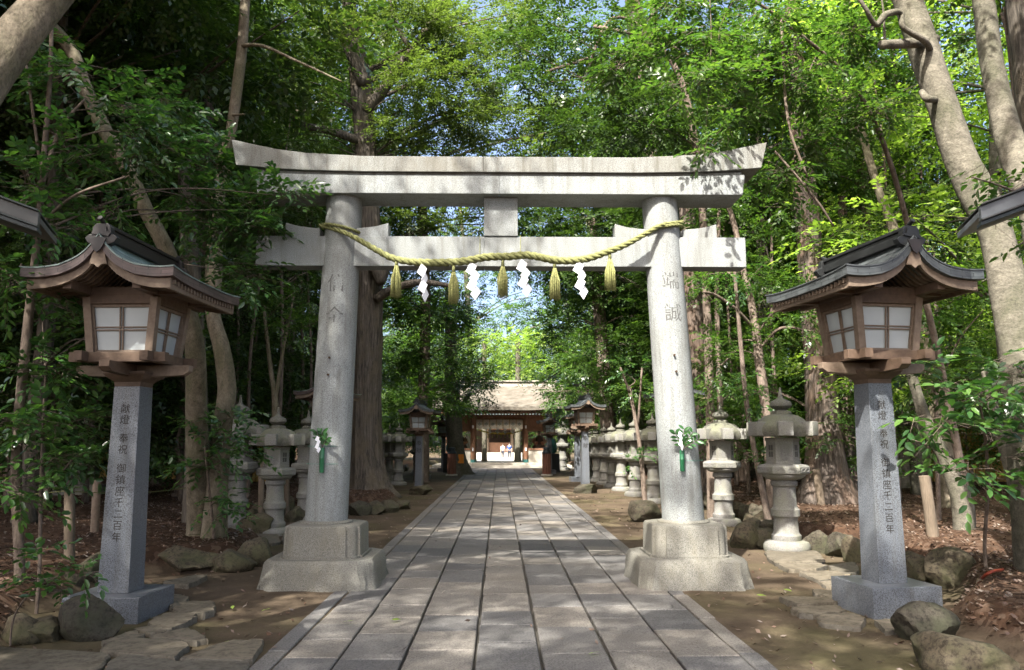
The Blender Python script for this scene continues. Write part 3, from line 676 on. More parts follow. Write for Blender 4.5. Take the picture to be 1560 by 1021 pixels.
# ------------------------------------------------------------------ wooden lanterns on granite posts
RF = [(0, 0), (.06, .2), (.126, .41), (.24, .62), (.36, .77), (.5, .885), (.7, .96), (.85, .985), (1.0, 1.0)]
def rz_(t): return interp(RF, abs(t))
def wood_lantern(name, label, group, near=True, text='献燈 奉祝 御鎮座千二百年', slab=True, post_h=2.0, top_mat='copper_patina', edge_mat='copper_brown', fm='copper_brown'):
    L = thing(name, label, 'lantern', (0, 0, 0), 0, group)
    h0 = .21 if slab else .0
    if slab:
        mb = MB(); mb.box((0, 0, h0 / 2 - .03), (.66, .66, h0 + .06), bev=.006); mb.build('plinth', 'polished_granite', L)
    mb = MB(); wb, wt = .138, .118
    mb.box((0, 0, (h0 + post_h) / 2), (wb * 2, wb * 2, post_h - h0), taper=wt / wb, bev=.005); po = mb.build('post', 'polished_granite', L)
    if text:
        size = .088 if near else .2
        V, F = text_mesh(text, size, 0, spacing=1.12 if near else 1.3); z0 = post_h - .16; vs = []
        for x, y, z in V:
            zz = z0 + z; t = (zz - h0) / (post_h - h0); hw = wb + (wt - wb) * t; vs.append((x, -hw - .0015, zz))
        mb = MB(); mb.add(vs, F); mb.build('lettering', 'engraving', po, fix=False)
    W = 'cedar_wood'; z = post_h
    mb = MB(); vs = []; fs = []
    for k, (a, zz) in enumerate([(.115, 0), (.12, .04), (.16, .075), (.19, .11), (.19, .13)]): vs += [(-a, -a, z + zz), (a, -a, z + zz), (a, a, z + zz), (-a, a, z + zz)]
    for k in range(4): fs += [(k * 4 + i, k * 4 + (i + 1) % 4, k * 4 + 4 + (i + 1) % 4, k * 4 + 4 + i) for i in range(4)]
    fs += [(3, 2, 1, 0), (16, 17, 18, 19)]; mb.add(vs, fs); mb.build('bracket_block', W, L)
    hull = [(-.52, .11), (-.52, .165), (.52, .165), (.52, .11), (.47, .075), (.2, .06), (-.2, .06), (-.47, .075)]
    for ax, dz in (('y', 0), ('x', .003)):
        mb = MB(); mb.prism([(a, z + b + .03 + dz) for a, b in hull], -.045, .045, ax); mb.build('cross_arm', 'pale_cedar' if ax == 'y' else W, L, bev=.004)
    zt = z + .195
    for sx, sy, ln in ((1, 0, .86), (-1, 0, .86), (0, 1, .86), (0, -1, .86)):
        mb = MB(); o_ = .29
        mb.box((sx * o_, sy * o_, zt + (.052 if sx else .049)), ((.075, ln, .085) if sx else (ln, .075, .085)), bev=.004); mb.build('base_rail', W, L)
    zb = zt + .09; zh = zb + .43; b0, b1 = .262, .305
    for sx in (-1, 1):
        for sy in (-1, 1):
            mb = MB(); w_ = .034
            vs = [(sx * b0 + dx, sy * b0 + dy, zb) for dx, dy in ((-w_, -w_), (w_, -w_), (w_, w_), (-w_, w_))] + [(sx * b1 + dx, sy * b1 + dy, zh + .06) for dx, dy in ((-w_, -w_), (w_, -w_), (w_, w_), (-w_, w_))]
            mb.add(vs, [(3, 2, 1, 0), (4, 5, 6, 7)] + [(i, (i + 1) % 4, 4 + (i + 1) % 4, 4 + i) for i in range(4)]); mb.build('corner_post', 'pale_cedar', L, bev=.003)
    for q in range(4):
        M = Matrix.Rotation(q * PI / 2, 4, 'Z')
        def sh(u, v, d): # u across -1..1, v 0..1 up, d outward
            b = b0 + (b1 - b0) * v; return M @ Vector((u, -(b + d), zb + (zh - zb) * v))
        mb = MB(); e = b0 - .03
        mb.add([sh(-e, 0, -.02), sh(e, 0, -.02), sh(e + .04, 1, -.02), sh(-e - .04, 1, -.02), sh(-e, 0, -.026), sh(e, 0, -.026), sh(e + .04, 1, -.026), sh(-e - .04, 1, -.026)], [(0, 1, 2, 3), (7, 6, 5, 4), (0, 4, 5, 1), (1, 5, 6, 2), (2, 6, 7, 3), (3, 7, 4, 0)])
        gl = mb.build('window_pane', 'frosted_glass', L)
        mb = MB()
        def bar(u0, v0, u1, v1, wd, dp=.012):
            a, b = sh(u0, v0, -.008), sh(u1, v1, -.008); d = (b - a).normalized(); n_ = (M @ Vector((0, -1, 0))); s = d.cross(n_).normalized()
            vs = [a + s * wd + n_ * dp, a - s * wd + n_ * dp, a - s * wd - n_ * dp, a + s * wd - n_ * dp]; vs += [v + (b - a) for v in vs]
            mb.add(vs, [(0, 1, 2, 3), (7, 6, 5, 4)] + [(i, 4 + i, 4 + (i + 1) % 4, (i + 1) % 4) for i in range(4)])
        E_ = .225
        bar(-E_, 0, -E_ - .04, 1, .012); bar(E_, 0, E_ + .04, 1, .012); bar(-E_, .03, E_, .03, .013, .010); bar(-E_ - .03, .97, E_ + .03, .97, .013, .010)
        for dx in (-.013, .013): bar(dx, .03, dx, .97, .0055, .006)
        for dv in (-.03, .03): bar(-E_ - .01, .5 + dv, E_ + .01, .5 + dv, .005, .008)
        mb.build('window_lattice', 'pale_cedar', gl, fix=True)
        mb = MB(); mb.box(M @ Vector((0, -b1 + .002, zh + .045)), (.58, .06, .09), M=M.to_3x3().to_4x4(), bev=.003); mb.build('top_rail', W, L)
    # roof
    RW, RD = .66, .74; ze = zh + .20; AP = .30
    def top(t, y): return ze + AP * (1 - rz_(t)) + .035 * (abs(y) / RD) ** 3 + .02 * abs(t) ** 6
    NX, NY = 24, 8
    def shell(name, dz0, dz1, rw, rd, mat, uv=True):
        vs = []; fs = []; uvs = []
        for lay, dz in ((0, dz1), (1, dz0)):
            for j in range(NY + 1):
                for i in range(NX + 1):
                    t = -1 + 2 * i / NX; y = rd * (-1 + 2 * j / NY); vs.append((t * rw, y, top(t, y) + dz))
        q = (NX + 1) * (NY + 1)
        I = lambda l, i, j: l * q + j * (NX + 1) + i
        for j in range(NY):
            for i in range(NX): fs.append((I(0, i, j), I(0, i + 1, j), I(0, i + 1, j + 1), I(0, i, j + 1)))
        nt = len(fs)
        for j in range(NY):
            for i in range(NX): fs.append((I(1, i, j), I(1, i, j + 1), I(1, i + 1, j + 1), I(1, i + 1, j)))
        for j in range(NY): fs += [(I(0, 0, j), I(0, 0, j + 1), I(1, 0, j + 1), I(1, 0, j)), (I(0, NX, j), I(1, NX, j), I(1, NX, j + 1), I(0, NX, j + 1))]
        for i in range(NX): fs += [(I(0, i, 0), I(1, i, 0), I(1, i + 1, 0), I(0, i + 1, 0)), (I(0, i, NY), I(0, i + 1, NY), I(1, i + 1, NY), I(1, i, NY))]
        mb = MB(); mb.add(vs, fs); o = mb.build(name, mat, L, fix=False); me = o.data; ul = me.uv_layers.new()
        for p in me.polygons:
            for li in p.loop_indices:
                v = me.vertices[me.loops[li].vertex_index].co; a = abs(p.normal.z) > .5; b = abs(p.normal.x) > .7
                ul.data[li].uv = (v.y, v.x * 1.15) if a else ((v.y, v.z * 2) if b else (v.x, (v.z - top(v.x / rw, v.y)) * 2.2))
        return o
    shell('roof_covering', -.012, 0, RW, RD, top_mat); shell('roof_edge', -.088, -.0125, RW - .008, RD - .008, edge_mat)
    for s in (-1, 1): # bargeboards, soffit
        for hs in (-1, 1):
            vs = []; fs = []; n = 12; y0 = s * (RD - .05); y1 = s * (RD - .085)
            for y in (y0, y1):
                for i in range(n + 1):
                    t = hs * (i / n) * .93; zt_ = top(t, y0) - .089; vs += [(t * RW, y, zt_), (t * RW, y, zt_ - .085 + .02 * (1 - i / n))]
            for i in range(n): a = i * 2; b = 2 * (n + 1); fs += [(a, a + 2, a + 3, a + 1), (b + a, b + a + 1, b + a + 3, b + a + 2), (a, b + a, b + a + 2, a + 2), (a + 1, a + 3, b + a + 3, b + a + 1)]
            fs += [(0, 1, b + 1, b), (2 * n, b + 2 * n, b + 2 * n + 1, 2 * n + 1)]; mb = MB(); mb.add(vs, fs); mb.build('bargeboard', 'pale_cedar', L)
        za = top(0, RD) - .205
        mb = MB(); g_ = [(-.055, .06), (.055, .06), (.06, .0), (.075, -.06), (.035, -.062), (.0, -.09), (-.035, -.062), (-.075, -.06), (-.06, 0)]
        mb.prism([(a, za + b) for a, b in g_], s * (RD - .046), s * (RD - .02)); mb.build('gable_pendant', 'pale_cedar', L, bev=.003)
        for sx in (-1, 1):
            mb = MB(); mb.box((sx * .30, 0, zh + .115), (.075, RD * 2 - .2, .075), bev=.003)
            if s > 0: mb.build('purlin', W, L)
        mb = MB(); mb.box((0, s * .30, zh + .115), (1.05, .07, .07), bev=.003); mb.build('tie_rail', W, L)
    mb = MB(); mb.box((0, 0, ze + AP - .16), (.06, RD * 2 - .2, .08)); mb.build('ridge_beam', W, L)
    if near:
        mb = MB(); k = 21
        for j in range(k):
            y = (RD - .11) * (-1 + 2 * j / (k - 1))
            for hs in (-1, 1):
                P2 = [Vector((hs * t * RW, y, top(t, y) - .105)) for t in (.05, .3, .55, .8, .955)]
                for a, b in zip(P2, P2[1:]):
                    mb.add([a + Vector((0, -.011, -.022)), a + Vector((0, .011, -.022)), a + Vector((0, .011, .014)), a + Vector((0, -.011, .014)), b + Vector((0, -.011, -.022)), b + Vector((0, .011, -.022)), b + Vector((0, .011, .014)), b + Vector((0, -.011, .014))], [(0, 1, 2, 3), (7, 6, 5, 4), (0, 4, 5, 1), (1, 5, 6, 2), (2, 6, 7, 3), (3, 7, 4, 0)])
        mb.build('rafters', 'pale_cedar', L, fix=False)
        for sx in (-1, 1):
            mb = MB(); mb.box((sx * (RW - .065), 0, ze - .115), (.03, RD * 2 - .12, .05), bev=.003); mb.build('eave_board', 'pale_cedar', L)
    # ridge
    zr = ze + AP - .01
    mb = MB(); mb.box((0, 0, zr + .03), (.12, RD * 2 - .17, .07), bev=.006); mb.box((0, 0, zr + .08), (.09, RD * 2 - .2, .035), bev=.006); mb.box((0, 0, zr + .115), (.12, RD * 2 - .16, .03), bev=.008)
    rd_ = mb.build('ridge', edge_mat, L)
    for s in (-1, 1):
        mb = MB(); y = s * (RD - .075)
        g_ = [(-.115, -.05), (-.14, -.01), (-.105, .02), (-.085, .02), (-.075, .085), (-.05, .115), (.05, .115), (.075, .085), (.085, .02), (.105, .02), (.14, -.01), (.115, -.05), (.04, -.08), (0, -.07), (-.04, -.08)]
        mb.prism([(a, zr + b + .02) for a, b in g_], y - .035, y + .035)
        fn = mb.build('ridge_end_tile', edge_mat, L, bev=.006)
        mb = MB(); mb.tube([(0, y - s * .02, zr + .13), (0, y + s * .07, zr + .175)], [.018, .02], 12); mb.build('ridge_rod', edge_mat, fn, smooth=True)
        if near:
            mb = MB(); mb.prism([(a * .6, zr + .03 + b * .6 + .02) for a, b in g_[1:12]], y + s * .0355, y + s * .048); mb.build('tile_boss', fm, fn)
            vs = []; mb = MB(); mb.prism([(-.075, .01), (-.04, .02), (0, .024), (.04, .02), (.075, .01), (.035, -.08), (.0, -.11), (-.035, -.08)][::-1], 0, .012); 
            o = mb.build('gable_plate', edge_mat, L, bev=.002); o.location = (0, s * (RD + .002) - (.012 if s < 0 else 0), zr - .02)
    return L
WLG = 'wooden lanterns on stone posts lining the path'
LA = wood_lantern('wooden_lantern', 'green-roofed wooden lantern on a granite post left of the torii, its roof peak showing whole', WLG)
LA.location = (-3.33, 7.30, 0); LA.rotation_euler = (0, 0, math.radians(-3))
LB_ = dup(LA, (3.50, 7.42, .045), math.radians(8), 'dark-roofed wooden lantern on a granite post at right, in front of the pale leaning trunks')
for o in LB_.children:
    if o.name.startswith('roof_covering'): o.data = o.data.copy(); o.data.materials[0] = MAT['copper_slate']
    if o.name.startswith(('roof_edge', 'ridge')) :
        o.data = o.data.copy(); o.data.materials[0] = MAT['copper_slate']
        for c_ in o.children: c_.data = c_.data.copy(); c_.data.materials[0] = MAT['copper_slate']
def edge_roof(cor, far, side, label, m1, m2, m3):
    """copper-clad corner of a small shelter roof standing beside the camera"""
    o = thing('shelter_roof', label, 'roof', (far.x, far.y, 0)); B = Vector((far.x, far.y, 0))
    d = (cor - far); L = d.length; d.normalize(); up = Vector((0, 0, 1)); n_ = d.cross(up).normalized()
    if n_.y > 0: n_ = -n_
    def strip(name, mat, z0, z1, y0, y1, l0, par):
        mb = MB(); K = 10; vs = []; fs = []
        for i in range(K + 1):
            t = i / K; p = far + (cor - far) * (l0 + (1 - l0) * t) - B; w_ = 1 - .12 * t; sg = up * (-.05 * math.sin(t * PI))
            vs += [p + up * z0 * w_ + n_ * y0 + sg, p + up * z1 * w_ + n_ * y0 + sg, p + up * z1 * w_ + n_ * y1 + sg, p + up * z0 * w_ + n_ * y1 + sg]
        for i in range(K): fs += [(i * 4 + q, i * 4 + (q + 1) % 4, i * 4 + 4 + (q + 1) % 4, i * 4 + 4 + q) for q in range(4)]
        fs += [(0, 1, 2, 3), (K * 4, K * 4 + 1, K * 4 + 2, K * 4 + 3)]; mb.add(vs, fs); return mb.build(name, mat, par, bev=.003)
    strip('top_plate', m2, .0, .012, .075, -.5, 0, o); fb = strip('fascia', m1, -.085, -.001, .05, .0, 0, o)
    strip('drip_edge', m2, -.098, -.086, .062, -.02, 0, fb); strip('lower_lip', m3, -.125, -.099, .045, -.06, 0, fb)
    strip('soffit', m1, -.06, -.02, -.01, -.5, 0, o)
    mb = MB(); mb.box(far + n_ * -.25 - B + Vector((0, 0, -far.z / 2 - .04)) , (.12, .12, far.z - .05), bev=.008); mb.build('post', 'cedar_wood', o)
edge_roof(P(62, 327, 4.4), P(-330, 140, 4.0), -1, 'grey-green copper-clad roof corner jutting in at the left picture edge', 'grey_metal', 'copper_patina', 'copper_patina')
edge_roof(P(1490, 318, 4.4), P(1900, 120, 4.0), 1, 'dark metal-clad roof corner jutting in at the right picture edge', 'slate_metal', 'copper_slate', 'dark_cap')
LF = wood_lantern('wooden_lantern', 'first far wooden lantern left of the path, on a granite post with two large characters', WLG, near=False, text='奉献', slab=False, post_h=1.95, top_mat='copper_slate', edge_mat='copper_slate')
LF.location = (-2.52, 25.4, .02); LF.scale = (.86,) * 3; LF.rotation_euler = (0, 0, math.radians(-6))
dup(LF, (2.70, 25.4, .17), math.radians(6), 'first far wooden lantern right of the path, its post on a mossy block', .86)
dup(LA, (-3.15, 33.5, 0), math.radians(-4), 'second far wooden lantern at left, half hidden behind the first', .87)
dup(LB_, (3.05, 31.5, 0), math.radians(4), 'second far wooden lantern at right, just behind the first', .87)
dup(LA, (-2.95, 42.5, 0), math.radians(-4), 'farthest wooden lantern at left, behind the tree trunk with the orange sign', .87)
dup(LB_, (2.45, 39.5, 0), math.radians(4), 'farthest wooden lantern at right, in front of the gate', .87)
dup(LB_, (3.86, 17.4, 0), math.radians(4), 'wooden lantern hidden behind the right torii pillar, only an eave corner showing', .87)
dup(LA, (-3.72, 17.4, 0), math.radians(-4), 'wooden lantern hidden behind the left torii pillar, only an eave corner showing', .87)
rock(893, 752, 34, 15, 'flat mossy block under the first far right wooden lantern', 160)

# ------------------------------------------------------------------ stone lanterns
def stone_lantern(name, label, group):
    L = thing(name, label, 'stone lantern', (0, 0, 0), 0, group)
    mb = MB(); mb.lathe([(.30, -.05), (.315, .02), (.315, .07), (.29, .11), (.23, .13), (.19, .132)], 32); mb.build('base_disc', 'lantern_stone', L, smooth=True)
    pr = [(.195, .13), (.2, .16), (.2, .2), (.185, .215), (.17, .24), (.162, .42), (.175, .45), (.195, .462), (.195, .55), (.175, .565), (.158, .60), (.15, .80), (.15, .86), (.165, .865), (.178, .88), (.178, .93), (.165, .945), (.165, .96)]
    mb = MB(); mb.lathe([(r, z) for r, z in pr], 32); mb.build('shaft', 'lantern_stone', L, smooth=True)
    def hexp(prof, rot=PI / 6):
        b = MB(); b.lathe(prof, 6, rot=rot); return b
    b = MB(); b.lathe([(.17, .955), (.22, .965), (.27, .99), (.29, 1.02), (.29, 1.03)], 32); b.build('lotus_cup', 'lantern_stone', L, smooth=True)
    pf = hexp([(.32, 1.028), (.355, 1.05), (.355, 1.135), (.33, 1.16), (.25, 1.175)]).build('platform', 'lantern_stone', L, bev=.005)
    for k in range(6):
        M = Matrix.Rotation(k * PI / 3 + PI / 6 + PI / 6, 4, 'Z'); ap = .355 * math.cos(PI / 6)
        b = MB()
        for u in (-.07, .07):
            pts = [M @ Vector((ap + .003, u + .055 * math.cos(a), 1.093 + .024 * math.sin(a))) for a in np.linspace(0, 2 * PI, 15)]; b.tube(pts, .0035, 4, cap=False)
        b.build('platform_carving', 'carved_shadow_stone', pf)
    fb = hexp([(.235, 1.17), (.235, 1.20), (.225, 1.21), (.225, 1.49), (.235, 1.50), (.235, 1.54)]).build('firebox', 'lantern_stone', L, bev=.003)
    ap = .225 * math.cos(PI / 6)
    for k in range(6):
        M = Matrix.Rotation(k * PI / 3 + PI / 3, 4, 'Z')
        def fr(b, u, z, w_, h_, d0, d1):
            vs = [M @ Vector((ap + d, u + a * w_ / 2, z + c * h_ / 2)) for d in (d0, d1) for a, c in ((-1, -1), (1, -1), (1, 1), (-1, 1))]
            b.add(vs, [(0, 1, 2, 3), (7, 6, 5, 4), (0, 4, 5, 1), (1, 5, 6, 2), (2, 6, 7, 3), (3, 7, 4, 0)])
        b = MB()
        if k % 2 == 0: # latticed window: dark plates painted as the shade of its openings
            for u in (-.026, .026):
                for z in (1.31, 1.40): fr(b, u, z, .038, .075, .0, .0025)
            b.build('opening_shade', 'hollow_shade', fb)
        else:
            pts = [M @ Vector((ap + .002, .058 * math.cos(a) * (1 if math.sin(a) < 0 else .8), 1.34 + .10 * math.sin(a))) for a in np.linspace(0, 2 * PI, 21)]; b.tube(pts, .004, 4, cap=False)
            pts = [M @ Vector((ap + .002, .034 * math.cos(a), 1.31 + .045 * math.sin(a))) for a in np.linspace(0, 2 * PI, 15)]; b.tube(pts, .0035, 4, cap=False)
            pts = [M @ Vector((ap + .002, .012 * math.cos(a), 1.415 + .012 * math.sin(a))) for a in np.linspace(0, 2 * PI, 9)]; b.tube(pts, .004, 4, cap=False)
            b.build('relief_panel', 'carved_shadow_stone', fb)
    # cap : hexagonal roof with scrolled corner blocks and dome
    b = MB(); vs = []; fs = []; lv = [(.40, 1.555), (.43, 1.58), (.435, 1.64), (.40, 1.705), (.34, 1.755), (.30, 1.80), (.23, 1.845), (.15, 1.865)]; n = 48
    for j, (r, z) in enumerate(lv):
        for i in range(n):
            a = 2 * PI * i / n; wv = math.cos(6 * a); k_ = 1 + (.02 * wv if j > 3 else 0) - (.13 * (1 - wv) * .5 if j <= 2 else .05 * (1 - wv) * .5 if j == 3 else 0)
            vs.append((r * k_ * math.cos(a), r * k_ * math.sin(a), z + (.03 * (1 - wv) * .5 if 0 < j <= 2 else 0)))
    for j in range(len(lv) - 1): fs += [(j * n + i, j * n + (i + 1) % n, (j + 1) * n + (i + 1) % n, (j + 1) * n + i) for i in range(n)]
    fs += [list(range(n))[::-1], [(len(lv) - 1) * n + i for i in range(n)]]; b.add(vs, fs); rf = b.build('roof', 'lantern_cap_stone', L, smooth=True)
    for k in range(6):
        b = MB(); M = Matrix.Rotation(k * PI / 3, 4, 'Z')
        b.box(M @ Vector((.40, 0, 1.662)), (.17, .20, .195), M=M, bev=.014); b.build('corner_block', 'lantern_stone', rf, smooth=True)
    b = hexp([(.14, 1.855), (.15, 1.87), (.14, 1.91), (.10, 1.92)]); fi = b.build('neck_ring', 'lantern_cap_stone', L, bev=.006)
    b = MB(); b.lathe([(.085, 1.918), (.075, 1.935), (.12, 1.955), (.15, 1.985), (.152, 2.015), (.13, 2.05), (.08, 2.075), (.045, 2.095), (.028, 2.13), (.022, 2.18), (.017, 2.24), (.004, 2.25)], 28); b.build('finial', 'lantern_cap_stone', L, smooth=True)
    return L
SLR = 'stone lanterns in the row right of the path'; SLL = 'stone lanterns in the row left of the path'
SL = stone_lantern('stone_lantern', 'nearest and largest stone lantern at right, between the torii and the right wooden lantern', SLR)
SL.location = (3.99, 11.28, .03); SL.rotation_euler = (0, 0, .30)
for k, (x, y, sc, r_, lab, g_) in enumerate([
    (4.13, 14.9, 1.0, .52, 'stone lantern standing just right of the right torii pillar', SLR), (3.90, 20.4, 1.0, .3, 'stone lantern partly covered by the left edge of the right torii pillar', SLR),
    (3.87, 23.0, 1.0, .5, 'second stone lantern left of the right torii pillar, behind the thin sapling', SLR), (3.84, 25.4, 1.0, .2, 'third stone lantern left of the right torii pillar', SLR),
    (3.82, 27.3, .97, .6, 'fourth stone lantern left of the right torii pillar', SLR), (3.80, 29.2, .97, .3, 'fifth stone lantern left of the right torii pillar', SLR),
    (3.78, 31.3, .95, .4, 'sixth stone lantern left of the right torii pillar', SLR), (3.72, 33.4, .95, .1, 'farthest visible stone lantern of the right row, beside the wooden lantern post', SLR),
    (-4.36, 13.5, 1.02, .75, 'leftmost near stone lantern, half hidden behind the leaning pale trunk', SLL), (-3.72, 13.5, .93, .55, 'middle one of the three near left stone lanterns, carved panel facing the path', SLL),
    (-3.78, 15.9, .95, .3, 'third near left stone lantern, partly behind the left torii pillar', SLL), (-4.42, 29.6, .98, .4, 'far left stone lantern next to the big furrowed trunk', SLL),
    (-4.12, 30.2, .98, .2, 'middle one of the far left stone lantern cluster', SLL), (-3.62, 29.0, .98, .6, 'rightmost of the far left stone lantern cluster', SLL),
    (-3.95, 38.5, .98, .6, 'lone stone lantern farther back, left of the far wooden lanterns', SLL), (3.5, 44.5, 1.25, .6, 'tall stone lantern near the right side of the gate', SLR)]):
    dup(SL, (x, y, 0), r_, lab, sc, group=g_)

# ------------------------------------------------------------------ stakes and straw lines
def stake(px, pyb, pyt, wpx, zg, mat, label, top=None):
    b = G(px, pyb, zg); t = P(top or px, pyt, b.y); r = wpx / f * b.y / 2
    rr = random.Random(px); mb = MB(); mb.tube([(b.x, b.y, zg - .2), (b.x, b.y, zg), ((b.x + t.x) / 2, b.y, (zg + t.z) / 2), (t.x, b.y, t.z)], [r * 1.05, r, r * .97, r * .94], 14, jit=.05)
    o = mb.build('wooden_stake', mat, smooth=True); tag(o, label, 'stake', 'wooden stakes marking the banks'); return Vector((t.x, b.y, t.z))
k1 = stake(106, 849, 743, 15, .29, 'stake_wood', 'dark wooden stake left of the left lantern post, nearest the camera')
k2 = stake(144, 811, 732, 12, .30, 'pale_cedar', 'pale split wooden stake just left of the left lantern post', 148)
k3 = stake(293, 805, 731, 11, .30, 'stake_wood', 'slim dark stake right of the left lantern post')
k4 = stake(398, 782, 700, 9, .2, 'stake_wood', 'thin stake behind the two nearest left stone lanterns')
k5 = stake(437, 770, 705, 8, .2, 'stake_wood', 'thin stake right behind the second left stone lantern')
k6 = stake(1421, 814, 725, 17, .31, 'stake_wood', 'leaning grey wooden stake right of the right lantern post', 1408)
k7 = stake(1251, 768, 715, 12, .3, 'stake_wood', 'dark wooden stake by the big cedar at right', 1244)
def line(a, b, sag, name, label, streams=()):
    pts = [a.lerp(b, t) - Vector((0, 0, sag * 4 * t * (1 - t))) for t in np.linspace(0, 1, 16)]
    mb = MB(); mb.tube(pts, .0045, 5)
    o = thing(name, label, 'rope', a); r = MB(); r.tube([p - a for p in pts], .005, 5); r.build('cord', 'straw_rope', o)
    for t in streams: 
        p = a.lerp(b, t) - Vector((0, 0, sag * 4 * t * (1 - t))) - a; shide(p, .19, .05, .004, o, .3)
    return o
line(Vector((-7.5, k1.y + .1, k1.z - .16)), Vector((k1.x, k1.y - .06, k1.z - .03)), .05, 'straw_line', 'thin straw cord with a paper streamer from the left edge to the dark stake', (.62,))
line(Vector((k1.x, k1.y - .06, k1.z - .03)), Vector((k3.x, k3.y - .06, k3.z - .1)), .05, 'straw_line', 'thin straw cord between the stakes behind the left lantern post')
line(Vector((k3.x, k3.y - .06, k3.z - .1)), Vector((k5.x, k5.y - .06, k5.z - .1)), .05, 'straw_line', 'thin straw cord behind the near left stone lanterns', (.8,))
# red hose arc between bank rocks
mb = MB(); mb.tube(smoothpts([G(1487, 902, .1), G(1492, 886, .22), G(1508, 872, .34), G(1528, 868, .3)], 5), .014, 8); tag(mb.build('garden_hose', 'red_hose', smooth='all'), 'short arc of red hose on the bank behind the rocks at right', 'hose')
# grey stone monument and black lamp pole deep at left
o = thing('stone_monument', 'dark stone tablet standing in the undergrowth left of the left lantern post', 'monument', (-9.3, 18.2, .35))
mb = MB(); mb.box((0, 0, .1), (1.0, .6, .25), bev=.02); mb.build('foot', 'lantern_stone', o); mb = MB(); mb.box((0, 0, .85), (.62, .22, 1.3), taper=.9, bev=.03); mb.build('tablet', 'lantern_cap_stone', o)
# yellow bamboo fences
def bfence(x0, y0, x1, y1, h, label):
    o = thing('bamboo_fence', label, 'fence', (x0, y0, gh(x0, y0) - .1)); d = Vector((x1 - x0, y1 - y0, 0)); L = d.length; d.normalize(); nn = Vector((-d.y, d.x, 0))
    mb = MB(); r = random.Random(int(x0 * 7)); s = 0
    while s < L:
        w_ = r.uniform(.07, .1); p = d * s; mb.tube([p, p + Vector((0, 0, h + r.uniform(-.03, .03)))], w_ / 2, 7); s += w_
    tag(mb.build('slats', 'bamboo_yellow', o, smooth=True), None, None)
    for z in (.3, h - .35):
        mb = MB(); a = -nn * .07 + Vector((0, 0, z)); mb.tube([a, a + d * L], .035, 7); mb.build('rail', 'bamboo_yellow', o)
    return o
bfence(9.5, 24.5, 30, 20, 1.9, 'yellow bamboo fence behind the trees at right'); bfence(-14, 27, -6.6, 24.5, 1.5, 'yellow bamboo fence glimpsed behind the near left stone lanterns')

# ------------------------------------------------------------------ gate
GY = 49.0
def gx(px, Y=GY): return P(px, 660, Y).x
Gt = thing('shrine_gate', 'red-brown timber shrine gate with pale thatched roof at the end of the path', 'gate', (0, GY, 0))
def pb(mb, x0, x1, y0, y1, z0, z1, bev=.01): return mb.box(((x0 + x1) / 2, (y0 + y1) / 2, (z0 + z1) / 2), (x1 - x0, y1 - y0, z1 - z0), bev=bev)
mb = MB(); pb(mb, -4.0, 4.3, -1.3, 3.6, -.1, .17); mb.build('lower_step', 'step_stone', Gt)
mb = MB(); pb(mb, -3.2, 3.4, -.8, 3.3, .172, .30); mb.build('upper_step', 'step_stone', Gt)
PX = [(-1.62, .12), (1.57, .14)]
for yy in (0, 2.4):
    for x in (-3.2, -1.62, 1.6, 3.15):
        mb = MB(); mb.lathe([(.145, .3), (.15, .32), (.15, 3.1), (.14, 3.2)], 20, (x, yy, 0)); c_ = mb.build('pillar', 'gate_wood', Gt, smooth=True)
        mb = MB(); mb.lathe([(.16, .298), (.165, .3), (.165, .48), (.155, .49)], 20, (x, yy, 0)); mb.build('pillar_sleeve', 'bronze_green', c_, smooth=True)
for yy in (0, 2.4):
    mb = MB(); pb(mb, -3.6, 3.6, yy - .1, yy + .1, 2.93, 3.19); mb.build('head_beam', 'gate_wood', Gt)
    mb = MB(); pb(mb, -4.2, 4.1, yy - .06, yy + .06, 2.18, 2.32) if False else pb(mb, 1.75, 3.05, yy - .06, yy + .06, 2.2, 2.36); mb.build('side_beam', 'gate_wood', Gt)
    mb = MB(); pb(mb, -3.1, -1.78, yy - .06, yy + .06, 2.2, 2.36); mb.build('side_beam', 'gate_wood', Gt)
    for a, b in ((-3.1, -1.78), (1.76, 3.05)):
        mb = MB(); pb(mb, a, b, yy - .03, yy + .03, 2.361, 2.929); mb.build('upper_panel', 'gate_wood', Gt)
for a, b in ((-3.1, -1.76), (1.76, 3.05)):
    mb = MB(); pb(mb, a, b, -.14, .02, .3, 1.05, .01); mb.build('low_wall', 'step_stone', Gt)
    mb = MB(); pb(mb, a, b, -.18, .06, 1.052, 1.16, .01); mb.build('wall_sill', 'gate_wood', Gt)
    mb = MB()
    pb(mb, a, b, .2, 1.1, .3, 1.0, .01); mb.build('niche_floor', 'dark_wood', Gt)
for px_ in (-1.62, 1.6):
    for z_ in (1.1, 2.45):
        mb = MB(); mb.box((px_, -.17, z_), (.1, .05, .18), bev=.01); mb.build('paper_plaque', 'paper', Gt)
